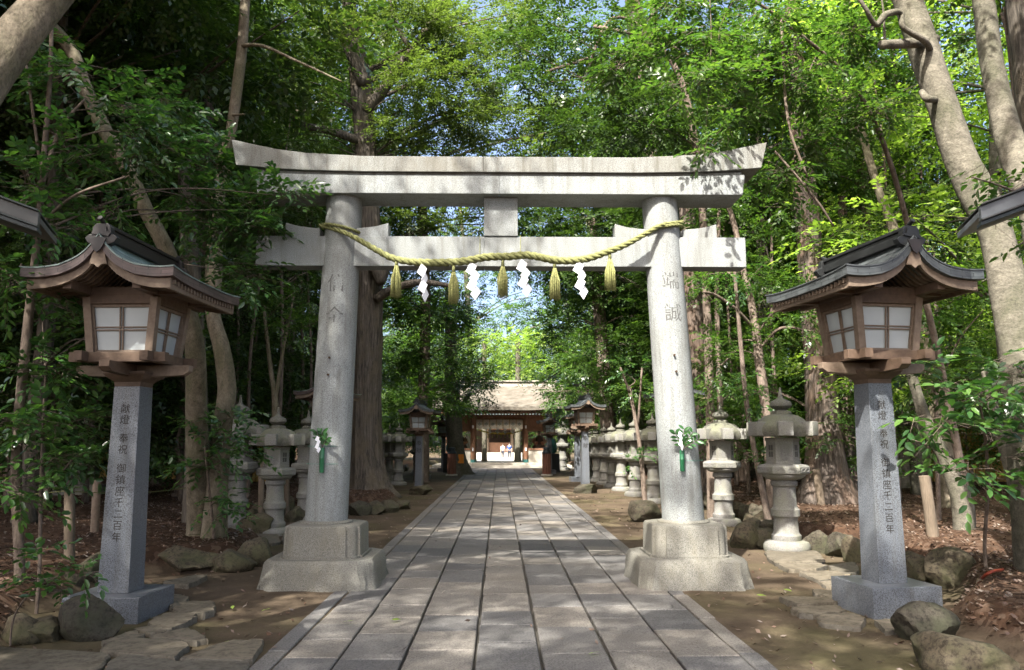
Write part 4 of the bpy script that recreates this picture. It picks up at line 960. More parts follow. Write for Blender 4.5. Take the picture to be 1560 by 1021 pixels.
# rafters under the eave
RWg = 4.0
for yy0, yy1 in ((-1.35, .9), (1.5, 3.8)):
    mb = MB(); n = 38
    for i in range(n):
        x = -RWg + .3 + (2 * RWg - .6) * i / (n - 1); s_ = -1 if yy0 < 0 else 1
        a, b = (yy0, 3.30), (yy1, 3.95)
        if s_ > 0: a, b = (yy0, 3.95), (yy1, 3.30)
        mb.add([(x - .045, a[0], a[1] - .1), (x + .045, a[0], a[1] - .1), (x + .045, a[0], a[1]), (x - .045, a[0], a[1]), (x - .045, b[0], b[1] - .1), (x + .045, b[0], b[1] - .1), (x + .045, b[0], b[1]), (x - .045, b[0], b[1])], [(0, 1, 2, 3), (7, 6, 5, 4), (0, 4, 5, 1), (1, 5, 6, 2), (2, 6, 7, 3), (3, 7, 4, 0)])
    mb.build('rafters', 'gate_wood', Gt)
mb = MB(); pb(mb, -RWg + .02, RWg - .02, -1.46, -1.38, 3.24, 3.40); mb.build('eave_board', 'gate_wood', Gt)
# roof
prof = [(-1.62, 3.41), (-1.60, 3.62), (-1.1, 3.86), (-.5, 4.22), (.1, 4.55), (.75, 4.92), (1.2, 5.05), (1.65, 4.92), (2.3, 4.55), (2.9, 4.22), (3.5, 3.86), (4.0, 3.62), (4.02, 3.41), (1.2, 4.7)]
vs = []; fs = []; n = 24; K = len(prof)
for i in range(n + 1):
    t = -1 + 2 * i / n; up = .16 * abs(t) ** 4
    for y, z in prof: vs.append((t * RWg, y, z + up * (1 if abs(y - 1.2) > 1.5 else .4)))
for i in range(n):
    for k in range(K): fs.append((i * K + k, (i + 1) * K + k, (i + 1) * K + (k + 1) % K, i * K + (k + 1) % K))
fs += [[k for k in range(K)], [n * K + k for k in range(K)][::-1]]
mb = MB(); mb.add(vs, fs); rf = mb.build('roof', 'gate_roof', Gt, smooth=True)
mb = MB(); pb(mb, -3.5, 3.5, .85, 1.55, 4.95, 5.28, .05); pb(mb, -3.6, 3.6, .75, 1.65, 5.282, 5.35, .02); mb.build('roof_ridge', 'step_stone', rf)
# curtain of seven panels with diamond crests
cx0, cx1 = -1.42, 1.42
for i in range(7):
    w_ = (cx1 - cx0) / 7; x0 = cx0 + i * w_ + .012; x1 = x0 + w_ - .024; vs = []; fs = []; m_ = 8
    for j in range(m_ + 1):
        x = x0 + (x1 - x0) * j / m_; y = -.12 - .03 * math.sin(j / m_ * PI); vs += [(x, y, 2.90), (x, y - .02, 2.33), (x, y + .006, 2.90), (x, y - .014, 2.33)]
    for j in range(m_):
        a = j * 4; fs += [(a, a + 1, a + 5, a + 4), (a + 2, a + 6, a + 7, a + 3), (a, a + 4, a + 6, a + 2), (a + 1, a + 3, a + 7, a + 5)]
    fs += [(0, 2, 3, 1), (m_ * 4, m_ * 4 + 1, m_ * 4 + 3, m_ * 4 + 2)]
    mb = MB(); mb.add(vs, fs); cp = mb.build('curtain_panel', 'cotton', Gt, smooth='all')
    mb = MB(); xc = (x0 + x1) / 2; s = .055
    for dx, dz in ((0, s * 1.05), (s * 1.25, 0), (0, -s * 1.05), (-s * 1.25, 0)):
        q = [(xc + dx + a * s, 2.62 + dz + b * s) for a, b in ((0, .85), (1, 0), (0, -.85), (-1, 0))]; mb.prism(q, -.172, -.166)
    mb.build('crest', 'crest_grey', cp)
    if i: mb = MB(); mb.box((x0 - .012, -.165, 2.66), (.03, .01, .42)); mb.build('curtain_ribbon', 'brown_rope', cp)
# guardian figures in the side bays
def seated(loc, label, s=1):
    o = thing('guardian_statue', label, 'statue', loc, 0, 'seated guardian statues in the gate bays')
    mb = MB(); mb.lathe([(.42, 0), (.44, .1), (.36, .28), (.27, .42), (.25, .6), (.24, .78), (.12, .9), (.08, .96)], 20, sx=1.1, sy=.75); mb.build('robe', 'dark_wood', o, smooth=True)
    mb = MB(); mb.lathe([(.02, .95), (.085, .98), (.11, 1.07), (.1, 1.16), (.05, 1.22), (.02, 1.23)], 16); mb.build('head', 'pale_cedar', o, smooth=True)
    mb = MB(); mb.lathe([(.1, 1.16), (.11, 1.2), (.07, 1.26), (.05, 1.38), (.01, 1.4)], 12); mb.build('hat', 'black_stone', o, smooth=True)
    for sg in (-1, 1):
        mb = MB(); mb.tube([(sg * .24, 0, .78), (sg * .36, -.06, .55), (sg * .16, -.25, .45)], [.1, .12, .13], 10); mb.build('sleeve', 'gate_wood', o, smooth=True)
    return o
seated((-2.4, GY + .6, 1.0), 'seated dark guardian statue in the left bay of the gate'); seated((2.45, GY + .6, 1.0), 'seated guardian statue with orange sleeves in the right bay of the gate')
# two bollard-like trunks framing the gate passage are trees (added below)

# worship hall beyond
WY = 98.0
H_ = thing('worship_hall', 'dark open worship hall in sunlight seen through the gate', 'building', (0.05, WY, -.24))
mb = MB(); pb(mb, -6, 6, -1.2, 6, 0, .55, .02); mb.build('platform', 'step_stone', H_)
for x in (-4.6, -1.53, 1.5, 4.6):
    mb = MB(); mb.lathe([(.2, .55), (.2, 3.6)], 16, (x, 0, 0)); mb.build('pillar', 'pale_cedar', H_, smooth=True)
mb = MB(); pb(mb, -5.3, 5.3, -.15, .15, 3.3, 3.7); mb.build('head_beam', 'gate_wood', H_)
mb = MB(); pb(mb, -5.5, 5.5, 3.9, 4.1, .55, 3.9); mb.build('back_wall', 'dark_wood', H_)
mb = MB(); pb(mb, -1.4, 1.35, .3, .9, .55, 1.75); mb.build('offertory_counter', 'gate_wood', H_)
mb = MB(); mb.add([(-7.5, -2.6, 3.6), (7.5, -2.6, 3.6), (6, 2, 6.2), (-6, 2, 6.2), (-7.5, 6.6, 3.6), (7.5, 6.6, 3.6), (-7.5, -2.6, 3.85), (7.5, -2.6, 3.85), (6, 2, 6.5), (-6, 2, 6.5), (-7.5, 6.6, 3.85), (7.5, 6.6, 3.85)], [(0, 1, 2, 3), (3, 2, 5, 4), (6, 9, 8, 7), (9, 10, 11, 8), (0, 6, 7, 1), (4, 5, 11, 10), (0, 3, 9, 6), (3, 4, 10, 9), (1, 7, 8, 2), (2, 8, 11, 5)]); mb.build('roof', 'copper_patina', H_)
R2 = thing('sacred_rope', 'small rope with yellow tassels and white streamers hanging across the inner gate opening', 'rope', (.1, GY + 4.2, 0))
z_ = P(765, 661, GY + 4.2).z
mb = MB(); mb.tube([(-1.5, 0, z_ + .25), (-.7, 0, z_ + .03), (0, 0, z_), (.7, 0, z_ + .03), (1.5, 0, z_ + .25)], [.03, .05, .06, .05, .03], 8); mb.build('rope', 'brown_rope', R2, smooth=True)
for i in range(7):
    x = -.85 + i * .283; mb = MB(); mb.lathe([(.012, z_ - .02), (.03, z_ - .08), (.045, z_ - .27)], 8, (x, -.02, 0)); mb.build('tassel', 'straw', R2)
for i in range(4):
    x = -.75 + i * .5; shide(Vector((x, -.08, z_ + .42)), .4, .22, .0, R2, .1)

# barrels, komainu, sign
for (px, lab) in ((688, 'brown ribbed cylinder post with dark cap left of the path end'), (833, 'brown ribbed cylinder post with dark cap right of the path end')):
    c = G(px, 725, 0); o = thing('drum_post', lab, 'post', (c.x, c.y, 0), 0, 'brown drum posts before the gate')
    mb = MB(); n = 24; mb.lathe([(.20, 0), (.20, 1.0)], n); vs = mb.v; mb.v = [(x * (1.05 if i // 2 % 2 else .95), y * (1.05 if i // 2 % 2 else .95), z) for i, (x, y, z) in enumerate(vs)]; mb.build('body', 'brown_barrel', o)
    mb = MB(); mb.lathe([(.215, 1.0), (.22, 1.05), (.16, 1.12), (.14, 1.2), (.18, 1.22), (.16, 1.27), (.03, 1.3)], 20); mb.build('cap', 'dark_cap', o, smooth=True)
    mb = MB(); mb.lathe([(.27, 0), (.27, .06), (.22, .08)], 20); mb.build('foot', 'step_stone', o)
def komainu(px, flip, lab):
    c = G(px, 727, 0); o = thing('guardian_dog_statue', lab, 'statue', (c.x, 41.5, 0), 0, 'green bronze guardian dogs on black pedestals')
    mb = MB(); mb.box((0, 0, .45), (.85, 1.3, 1.0), taper=.92, bev=.03); mb.build('pedestal', 'black_stone', o)
    bm = bmesh.new(); s = flip
    J = [((-.1 * s, .1, 1.15), .24), ((-.05 * s, .02, 1.4), .23), ((.04 * s, -.1, 1.62), .2), ((.1 * s, -.2, 1.82), .16), ((.14 * s, -.32, 1.86), .12), ((.16 * s, -.45, 1.82), .075),
         ((.12 * s, -.2, 1.35), .09), ((.14 * s, -.3, 1.05), .06), ((.14 * s, -.36, .97), .07), ((-.06 * s, -.26, 1.35), .09), ((-.08 * s, -.32, 1.05), .06), ((-.08 * s, -.38, .97), .07),
         ((.1 * s, -.05, 1.0), .12), ((-.26 * s, -.05, 1.0), .12), ((-.12 * s, .38, 1.3), .1), ((-.1 * s, .42, 1.6), .12), ((-.08 * s, .32, 1.78), .04), ((.02 * s, -.14, 1.98), .04), ((.18 * s, -.12, 1.97), .04)]
    Ed = [(0, 1), (1, 2), (2, 3), (3, 4), (4, 5), (2, 6), (6, 7), (7, 8), (2, 9), (9, 10), (10, 11), (0, 12), (0, 13), (0, 14), (14, 15), (15, 16), (3, 17), (3, 18)]
    me = bpy.data.meshes.new('body'); me.from_pydata([j[0] for j in J], Ed, []); b = link(bpy.data.objects.new('body', me), o)
    skin_it(b, [j[1] for j in J], 'bronze_green')
def skin_it(b, radii, mat, sub=2, root=0):
    md = b.modifiers.new('skin', 'SKIN'); sk = b.data.skin_vertices[0].data
    for i, r in enumerate(radii): sk[i].radius = (r, r) if not isinstance(r, tuple) else r
    for i in range(len(radii)): sk[i].use_root = (i == root)
    md.use_smooth_shade = True
    m2 = b.modifiers.new('sub', 'SUBSURF'); m2.levels = sub; m2.render_levels = sub
    dg = bpy.context.evaluated_depsgraph_get(); me = bpy.data.meshes.new_from_object(b.evaluated_get(dg)); b.modifiers.clear(); b.data = me; me.materials.clear(); me.materials.append(MAT[mat])
    me.polygons.foreach_set('use_smooth', [True] * len(me.polygons)); return b
komainu(676, 1, 'green bronze guardian dog on a black pedestal left of the gate'); komainu(853, -1, 'green bronze guardian dog on a black pedestal right of the gate')

# ------------------------------------------------------------------ people far beyond the gate
def person(px, Y, h, label, top, bot, step):
    x = P(px, 690, Y).x; z0 = -.235; o = thing('person', label, 'person', (x, Y, z0)); k = h / 1.7; st = step
    J = [((0, 0, .93), .13), ((0, 0, 1.1), .125), ((0, -.01, 1.28), .145), ((0, 0, 1.42), .11), ((0, 0, 1.49), .052), ((0, -.01, 1.56), .085), ((0, -.015, 1.64), .09),
         ((.18, 0, 1.38), .06), ((.24, .02, 1.12), .043), ((.25, -.06, .88), .033), ((.25, -.09, .78), .035), ((-.18, 0, 1.38), .06), ((-.24, .02, 1.12), .043), ((-.25, -.04, .88), .033), ((-.25, -.07, .78), .035),
         ((.09, 0, .86), .09), ((.1, -st, .48), .06), ((.1, -st * .8, .1), .042), ((.1, -st - .13, .04), .035), ((-.09, 0, .86), .09), ((-.1, st, .48), .06), ((-.1, st * 1.4, .1), .042), ((-.1, st * 1.2 - .13, .04), .035)]
    Ed = [(0, 1), (1, 2), (2, 3), (3, 4), (4, 5), (5, 6), (3, 7), (7, 8), (8, 9), (9, 10), (3, 11), (11, 12), (12, 13), (13, 14), (0, 15), (15, 16), (16, 17), (17, 18), (0, 19), (19, 20), (20, 21), (21, 22)]
    def mk(nm, idx, grow, mat, par):
        mp = {v: i for i, v in enumerate(idx)}; me = bpy.data.meshes.new(nm); me.from_pydata([tuple(q * k for q in J[v][0]) for v in idx], [(mp[a], mp[b]) for a, b in Ed if a in mp and b in mp], [])
        b = link(bpy.data.objects.new(nm, me), par); skin_it(b, [J[v][1] * k * grow + (.012 if grow > 1 else 0) for v in idx], mat); return b
    mk('body', list(range(23)), 1, 'skin', o)
    mk('shirt', [0, 1, 2, 3, 7, 8, 11, 12], 1.1, top, o); mk('trousers', [0, 15, 16, 17, 19, 20, 21], 1.12, bot, o)
    mb = MB(); mb.lathe([(.02, 1.73), (.07, 1.72), (.098, 1.66), (.1, 1.6), (.075, 1.56)], 14, (0, .015, 0)); mb.v = [tuple(q * k for q in v) for v in mb.v]; mb.build('hair', 'hair', o, smooth=True)
person(766, 88, 1.58, 'small distant person in white shirt and dark trousers beyond the gate', 'white_cloth', 'grey_cloth', .05)
person(776, 86, 1.68, 'small distant person in blue shirt and dark trousers beyond the gate', 'blue_cloth', 'grey_cloth', .08)
CANOPY = 1.15
SHADE_TREES = [(-6.5, 8.5, 1.0), (6.8, 9.5, 1.0), (-6.2, 1.0, 1.05), (6.4, 1.5, 1.0), (-6.8, -6.0, 1.05), (-1.2, -9.0, 1.0), (5.6, -6.0, 1.0), (-13, 3, 1.0), (-10, 7, 1.0), (-10.5, 13, 1.0), (-11, 19, 1.0), (-12, -4, 1.0), (-13, 11, 1.0), (-2.5, -3.2, .95), (3.4, 0.4, .8)]  # mostly unseen trees, added for the dappled shade they throw

# ------------------------------------------------------------------ foliage
def unit(a): return a / np.maximum(np.linalg.norm(a, axis=-1, keepdims=True), 1e-9)
def spray(C, D, L, k, rng, shape, droop=.25, flat=.45, wide=.42):
    """C (n,3) twig starts, D (n,3) directions. leaves alternate along each twig."""
    n = len(C); up = np.zeros((n, 3)); up[:, 2] = 1; nrm = unit(up + rng.normal(0, flat, (n, 3)))
    D = unit(D); S_ = unit(np.cross(D, nrm)); nrm = np.cross(S_, D)
    Lf = (L * rng.uniform(.75, 1.2, (n, k)))[..., None]; j = np.arange(k)[None, :, None]
    t = j * .42 * L * np.ones((n, 1, 1)); base = C[:, None] + D[:, None] * t; base[..., 2] -= droop * (t[..., 0] ** 2) / (L * k * .42) 
    sg = np.where(np.arange(k) % 2 == 0, 1.0, -1.0)[None, :, None]; sg = np.broadcast_to(sg, (n, k, 1)).copy(); sg[:, -1] *= .15
    ang = rng.uniform(.6, 1.1, (n, k, 1)); d = unit(D[:, None] * np.cos(ang) + S_[:, None] * sg * np.sin(ang) + rng.normal(0, .16, (n, k, 3)) - np.array([0, 0, droop * .5]))
    nn = unit(nrm[:, None] + rng.normal(0, .2, (n, k, 3))); s = unit(np.cross(d, nn)); nn = np.cross(s, d); w_ = wide * .5
    if shape == 6:
        pts = [base, base + d * Lf * .28 + s * Lf * w_ * .85 + nn * Lf * .06, base + d * Lf * .68 + s * Lf * w_ * .8 + nn * Lf * .04, base + d * Lf - nn * Lf * .10,
               base + d * Lf * .68 - s * Lf * w_ * .8 + nn * Lf * .04, base + d * Lf * .28 - s * Lf * w_ * .85 + nn * Lf * .06]
        V = np.stack(pts, 2).reshape(-1, 3); i = np.arange(n * k)[:, None] * 6
        F = np.concatenate([i + np.array([0, 1, 2, 3]), i + np.array([0, 3, 4, 5])], 0)
    else:
        pts = [base, base + d * Lf * .45 + s * Lf * w_ + nn * Lf * .05, base + d * Lf - nn * Lf * .08, base + d * Lf * .45 - s * Lf * w_ + nn * Lf * .05]
        V = np.stack(pts, 2).reshape(-1, 3); F = (np.arange(n * k)[:, None] * 4 + np.array([0, 1, 2, 3]))
    return V, F
def stems(C, D, L, k, rng, r, droop=.25):
    n = len(C); D = unit(D); side = unit(np.cross(D, rng.normal(0, 1, (n, 3)))) * r; up = unit(np.cross(D, side)) * r
    E_ = C + D * (L * k * .42); E_[:, 2] -= droop * L * k * .42; A = C - D * L * 1.5
    V = np.stack([A + side, A - side * .5 + up * .8, A - side * .5 - up * .8, E_ + side * .3, E_ - side * .2, E_ - up * .3], 1).reshape(-1, 3)
    i = np.arange(n)[:, None] * 6; F = np.concatenate([i + np.array([0, 1, 4, 3]), i + np.array([1, 2, 5, 4]), i + np.array([2, 0, 3, 5])], 0); return V, F
def crown_points(blobs, L, k, cover, rng, sub=.42):
    C = []; D = []
    for c, r in blobs:
        c = np.array(c, float); r = np.array(r, float); A = PI * math.sqrt(r[0] * r[2]) * math.sqrt(r[1] * r[2]); nt = max(6, int(cover * A / (L * L * .36 * k)))
        m = max(5, int(7 + r.mean() * 5)); cd = unit(rng.normal(0, 1, (m, 3))); cr = rng.random((m, 1)) ** .5; cc = c + cd * cr * r * .9
        pick = rng.integers(0, m, nt); rr = r.mean() * sub * rng.uniform(.6, 1.2, (m,))
        off = rng.normal(0, 1, (nt, 3)) * rr[pick][:, None] * .55; off[:, 2] *= .42
        P_ = cc[pick] + off; d = unit(off * np.array([1, 1, .5]) / r.mean() * 1.6 + (P_ - c) / r * .6 + rng.normal(0, .35, (nt, 3)) * np.array([1, 1, .5]))
        C.append(P_); D.append(d)
    return np.concatenate(C), np.concatenate(D)
def crown(name, blobs, L, cover, mat, parent, seed, k=8, shape=4, stem=0, wide=.5, sub=.42, flat=.3, droop=.28):
    rng = np.random.default_rng(seed); C, D = crown_points(blobs, L, k, cover, rng, sub)
    V, F = spray(C, D, L, k, rng, shape, droop, flat, wide); o = np_mesh(name, V, F, mat, parent)
    if stem:
        V, F = stems(C, D, L, k, rng, stem, droop); np_mesh('twigs', V, F, 'thin_bark', parent)
    return o
def ridges(nr, amp, seed):
    r = random.Random(seed); ph = [r.uniform(0, 6) for _ in range(4)]
    return lambda a, t: 1 + amp * (.5 * math.sin(nr * a + ph[0] + 2 * t) + .35 * math.sin((nr * 2 + 1) * a + ph[1] - 3 * t) + .4 * math.sin(3 * a + ph[2] + t * 4))
def px_path(spec):
    """(px, py, Y, width px) -> smooth points and radii; one row may be ('g', px, py, Y, w, z)"""
    q = []
    for i, s in enumerate(spec):
        a, b = spec[max(i - 1, 0)], spec[min(i + 1, len(spec) - 1)]; dx, dy = abs(b[0] - a[0]), abs(b[1] - a[1])
        k = max(dx, dy) / math.hypot(dx, dy) / math.sqrt(1 + ((s[0] - CX) / f) ** 2)
        v = P(s[0], s[1], s[2]); q.append((v.x, v.y, v.z, s[3] / f * s[2] / 2 * k))
    return q
def limb(name, spec, mat, parent, sides=10, ridge=None, jit=.03, sub=6):
    q = smoothpts(spec, sub); mb = MB(); mb.tube([p[:3] for p in q], [max(.004, p[3]) for p in q], sides, jit=jit, ridge=ridge)
    return mb.build(name, mat, parent, smooth='all', fix=False)
def tree(name, label, trunk, mat, branches=(), blobs=(), leafm='leaf_dark', L=.09, cover=2.5, group=None, seed=1, ridge=None, sides=12, shape=4, stem=0, connect=True, cat='tree', wide=.52, world=False, k=8, sub=.42):
    tp = trunk if world else px_path(trunk)
    if not world:
        lo = tp[-1] if tp[-1][2] < tp[0][2] else tp[0]; gz = gh(lo[0], lo[1]); e = (lo[0], lo[1], gz - .15, lo[3] * 1.08)
        if lo[2] > gz + .02: tp = tp + [e] if lo is tp[-1] else [e] + tp
    base = tp[-1] if tp[-1][2] < tp[0][2] else tp[0]
    o = thing(name, label, cat, (base[0], base[1], base[2]), 0, group); off = Vector(base[:3])
    loc = lambda q: [(a - off.x, b - off.y, c - off.z, r) for a, b, c, r in q]
    if not ridge and sides >= 14: ridge = lambda a, t: 1 + .045 * math.sin(3 * a + 9 * t) + .035 * math.sin(2 * a - 17 * t) + .02 * math.sin(5 * a + 31 * t)
    limb('trunk', loc(tp), mat, o, sides if sides >= 20 or not ridge else 40, ridge, .015 if ridge else .018, 7)
    for b in branches: limb('branch', loc(px_path(b)), mat, o, 8, None, .03)
    bl = []
    for b in blobs:
        if world: c, r = b
        else:
            v = P(b[0], b[1], b[2]); c = v; r = (b[3] * b[2] / f, b[5], b[4] * b[2] / f)
        bl.append(((c[0] - off.x, c[1] - off.y, c[2] - off.z), r))
    if bl:
        crown('crown', bl, L, cover, leafm, o, seed, shape=shape, stem=stem, wide=wide, k=k, sub=sub)
        if connect:
            r = random.Random(seed); mb = MB(); tl = smoothpts(loc(tp), 5)
            for c, rr in bl:
                c = Vector(c); best = min(tl, key=lambda p: (Vector(p[:3]) - c + Vector((0, 0, .35 * abs(c.x - p[0])))).length)
                a = Vector(best[:3]); r0 = min(best[3] * .4, .012 + .009 * (c - a).length)
                for q in range(2 if rr[0] > .6 else 1):
                    e = c + Vector((r.uniform(-.5, .5) * rr[0], r.uniform(-.5, .5) * rr[1], r.uniform(-.2, .4) * rr[2])); mid = a.lerp(e, .5) + Vector((r.uniform(-.2, .2), r.uniform(-.2, .2), (e - a).length * .08 + r.uniform(-.1, .1)))
                    pts = smoothpts([a[:], mid[:], e[:]], 6); mb.tube(pts, [r0 * (1 - .8 * i / (len(pts) - 1)) for i in range(len(pts))], 6, jit=.08)
            mb.build('boughs', mat, o, smooth='all', fix=False)
    return o

# --- named trees of the photograph
tree('furrowed_tree', 'big furrowed trunk with flared roots, forking above the lintel behind the left torii pillar',
     [(528, -30, 20.6, 20), (538, 50, 20.8, 24), (550, 130, 21, 34), (556, 210, 21.2, 33), (560, 300, 21.4, 34), (563, 420, 21.6, 38), (560, 520, 21.8, 43), (556, 620, 22, 47), (556, 700, 22, 54), (559, 742, 22, 70), (562, 766, 22, 98)], 'furrowed_bark',
     [[(556, 170, 21, 30), (600, 115, 20.8, 24), (640, 62, 20.6, 20), (668, 15, 20.4, 16), (690, -40, 20.2, 12)], [(548, 215, 21.1, 16), (505, 200, 20.6, 14), (462, 190, 20.2, 13), (430, 165, 20, 11), (385, 148, 19.6, 7)],
      [(555, 130, 20.8, 24), (530, 70, 20.6, 18), (512, 10, 20.5, 14)], [(574, 455, 21.4, 18), (600, 440, 21, 14), (640, 430, 20.6, 11), (690, 436, 20.2, 6)], [(572, 400, 21.3, 30), (578, 412, 21.1, 34), (580, 432, 21, 14)],
      [(625, 75, 20.6, 9), (605, 40, 20.4, 8), (590, -10, 20.2, 6)]],
     [(630, 20, 20, 70, 60, 1.8), (480, 60, 20.5, 80, 60, 1.8), (700, 70, 21, 70, 70, 1.8), (640, 150, 20.5, 80, 60, 1.6), (720, 170, 21, 70, 50, 1.5), (440, 130, 20, 70, 60, 1.5), (600, 205, 21, 70, 32, 1.2), (460, 215, 21, 70, 35, 1.2), (780, 40, 22, 60, 50, 1.5), (680, 215, 22, 70, 30, 1.3), (540, 10, 21, 60, 40, 1.4), (745, 110, 22, 60, 50, 1.5)],
     'leaf_olive', .10, 3.3, seed=5, ridge=ridges(13, .10, 2))
tree('cedar', 'massive ridged cedar trunk with flared base, behind the right wooden lantern',
     [(1205, -30, 16.6, 24), (1215, 150, 16.6, 30), (1230, 330, 16.5, 38), (1240, 450, 16.5, 42), (1250, 560, 16.5, 46), (1256, 660, 16.5, 54), (1259, 720, 16.5, 66), (1261, 758, 16.5, 92)], 'cedar_bark', (),
     [(1215, 20, 16.5, 80, 50, 1.2), (1170, 120, 16.8, 60, 50, 1.0), (1265, 110, 17, 50, 40, 1.0)], 'leaf_mid', .085, 1.6, seed=6, ridge=ridges(11, .10, 3))
tree('cedar', 'straight thin cedar trunk rising just left of the tallest pale leaning trunk at right', [(1290, -30, 18, 16), (1300, 90, 18, 19), (1312, 250, 18, 22), (1318, 420, 18, 24), (1322, 600, 18, 26), (1325, 742, 18, 34)], 'cedar_bark', [[(1312, 210, 18, 5), (1340, 205, 17.6, 3)], [(1315, 280, 18, 5), (1280, 268, 17.6, 3)], [(1300, 120, 18, 5), (1345, 118, 17.6, 2)]], seed=7, ridge=ridges(7, .08, 4))
tree('cedar', 'dark cedar trunk immediately left of the right wooden lantern post', [(1283, 300, 17.5, 14), (1286, 500, 17.5, 17), (1290, 640, 17.5, 20), (1292, 748, 17.5, 28)], 'cedar_bark', seed=8, ridge=ridges(6, .08, 5))
tree('cedar', 'reddish cedar trunk above the right half of the lintel', [(962, -30, 27, 26), (972, 60, 27, 30), (988, 150, 27, 30), (1000, 235, 27, 31), (1010, 380, 27, 32), (1022, 520, 27, 34), (1032, 700, 27, 40)], 'cedar_bark', seed=9, ridge=ridges(8, .09, 6),
     blobs=[(950, 10, 26.5, 80, 50, 1.6), (1010, 120, 26, 60, 40, 1.3)], leafm='leaf_mid', L=.12, cover=1.5)
tree('smooth_tree', 'pale smooth trunk leaning across the top left corner', [(150, -90, 5.2, 84), (70, 5, 5.0, 86), (-20, 120, 4.8, 92), (-110, 300, 4.6, 100), (-190, 620, 4.6, 110)], 'pale_bark', sides=28)
tree('smooth_tree', 'large pale smooth trunk leaning in front at right, with a sawn stub', [(1360, -60, 8.6, 46), (1388, 20, 8.5, 50), (1412, 90, 8.4, 56), (1436, 160, 8.3, 56), (1462, 235, 8.2, 58), (1492, 300, 8.1, 66), (1518, 360, 8.0, 62), (1538, 450, 7.9, 66), (1560, 560, 7.8, 78), (1580, 700, 7.8, 96)], 'smooth_bark',
     [[(1425, 60, 8.4, 20), (1390, 66, 8.2, 19), (1342, 68, 8.0, 16)], [(1418, 78, 8.3, 14), (1408, 62, 8.1, 15), (1376, 42, 8.0, 13), (1372, 20, 8, 13), (1350, 22, 7.9, 14), (1334, 38, 7.9, 11), (1318, 12, 7.8, 9), (1300, -15, 7.8, 8)], [(1348, 66, 8, 5), (1346, 20, 8, 4), (1340, -20, 8, 3)], [(1404, 140, 8.2, 14), (1412, 150, 8.1, 16), (1425, 152, 8.2, 12)], [(1330, 38, 7.9, 8), (1328, 46, 7.9, 6)]], sides=28)
tree('smooth_tree', 'second pale smooth trunk curving up at the upper right edge', [(1488, -60, 9, 34), (1500, 20, 9, 38), (1512, 100, 8.9, 42), (1530, 180, 8.8, 46), (1552, 250, 8.6, 54), (1580, 330, 8.4, 62), (1600, 460, 8.2, 72), (1610, 700, 8, 90)], 'smooth_bark', sides=28)
tree('slim_tree', 'dark slim stem with spreading twigs in the top right corner', [(1562, 230, 10, 13), (1548, 150, 10, 13), (1538, 60, 10, 12), (1526, 20, 10, 7)][::-1] + [(1580, 320, 10, 15), (1610, 700, 10, 18)], 'thin_bark', [[(1538, 60, 10, 8), (1552, 20, 9.8, 6), (1570, -20, 9.6, 5)], [(1536, 55, 10, 6), (1530, 10, 9.8, 4)], [(1540, 60, 10, 5), (1558, 40, 9.8, 4)]], [(1530, 60, 11, 60, 60, .6), (1560, 170, 11, 40, 60, .5)], 'leaf_mid', .085, .9, shape=6, stem=.003)
tree('smooth_tree', 'sunlit whitish trunk leaning left behind the right lantern roof peak', [(1310, 190, 15, 12), (1326, 250, 15, 14), (1342, 300, 15, 15), (1362, 350, 15, 17), (1400, 480, 15, 20), (1425, 600, 15, 26), (1445, 738, 15, 38)], 'pale_bark', sides=14)
tree('forked_tree', 'small crooked tree with forked upper limbs in the bright wood at right', [(1360, 250, 21, 9), (1348, 270, 21, 11), (1352, 295, 21, 14), (1358, 330, 21, 17), (1368, 460, 21, 20), (1375, 735, 21, 26)], 'smooth_bark', [[(1356, 300, 21, 12), (1376, 286, 20.8, 10), (1400, 280, 20.5, 8), (1425, 262, 20, 6), (1440, 235, 19.8, 4)], [(1360, 250, 21, 8), (1372, 225, 21, 7), (1400, 212, 20.5, 4)]],
     [(1390, 230, 21, 60, 50, 1.5), (1450, 200, 20, 60, 50, 1.3), (1430, 330, 22, 70, 60, 1.8), (1340, 180, 22, 50, 50, 1.3)], 'leaf_lime', .09, 1.3, seed=11)
tree('leaning_tree', 'tan trunk leaning down to the right through the dark foliage at left', [(60, 20, 9.8, 22), (108, 75, 9.8, 27), (130, 135, 9.8, 28), (160, 200, 9.7, 27), (196, 262, 9.6, 27), (222, 320, 9.6, 28), (262, 400, 9.7, 28), (296, 520, 10, 30), (300, 640, 10.5, 33), (306, 790, 11.2, 44)], 'pale_bark', sides=14)
tree('twin_tree', 'rough dark trunk behind the right eave of the left wooden lantern', [(282, 250, 13, 24), (290, 400, 13, 30), (297, 540, 13, 32), (300, 680, 13, 36), (300, 790, 13, 46)], 'furrowed_bark', seed=4, ridge=ridges(9, .07, 8))
tree('slim_tree', 'tall slender pale tree left of the torii, its knotted lower trunk sunlit',
     [(376, -40, 11.4, 15), (370, 60, 11.4, 17), (362, 130, 11.4, 19), (352, 200, 11.4, 17), (338, 250, 11.4, 19), (330, 330, 11.3, 22), (325, 420, 11.2, 27), (325, 480, 11.1, 24), (338, 530, 11, 27), (346, 590, 11, 28), (340, 650, 10.9, 29), (332, 730, 10.9, 32), (326, 815, 10.9, 42)], 'pale_bark',
     [[(366, 70, 11.4, 8), (400, 70, 11, 6), (450, 92, 10.6, 5), (520, 124, 10.2, 3)], [(352, 176, 11.4, 5), (372, 174, 11, 3)], [(354, 200, 11.3, 4), (338, 260, 11.2, 5)]], sides=18, seed=3)
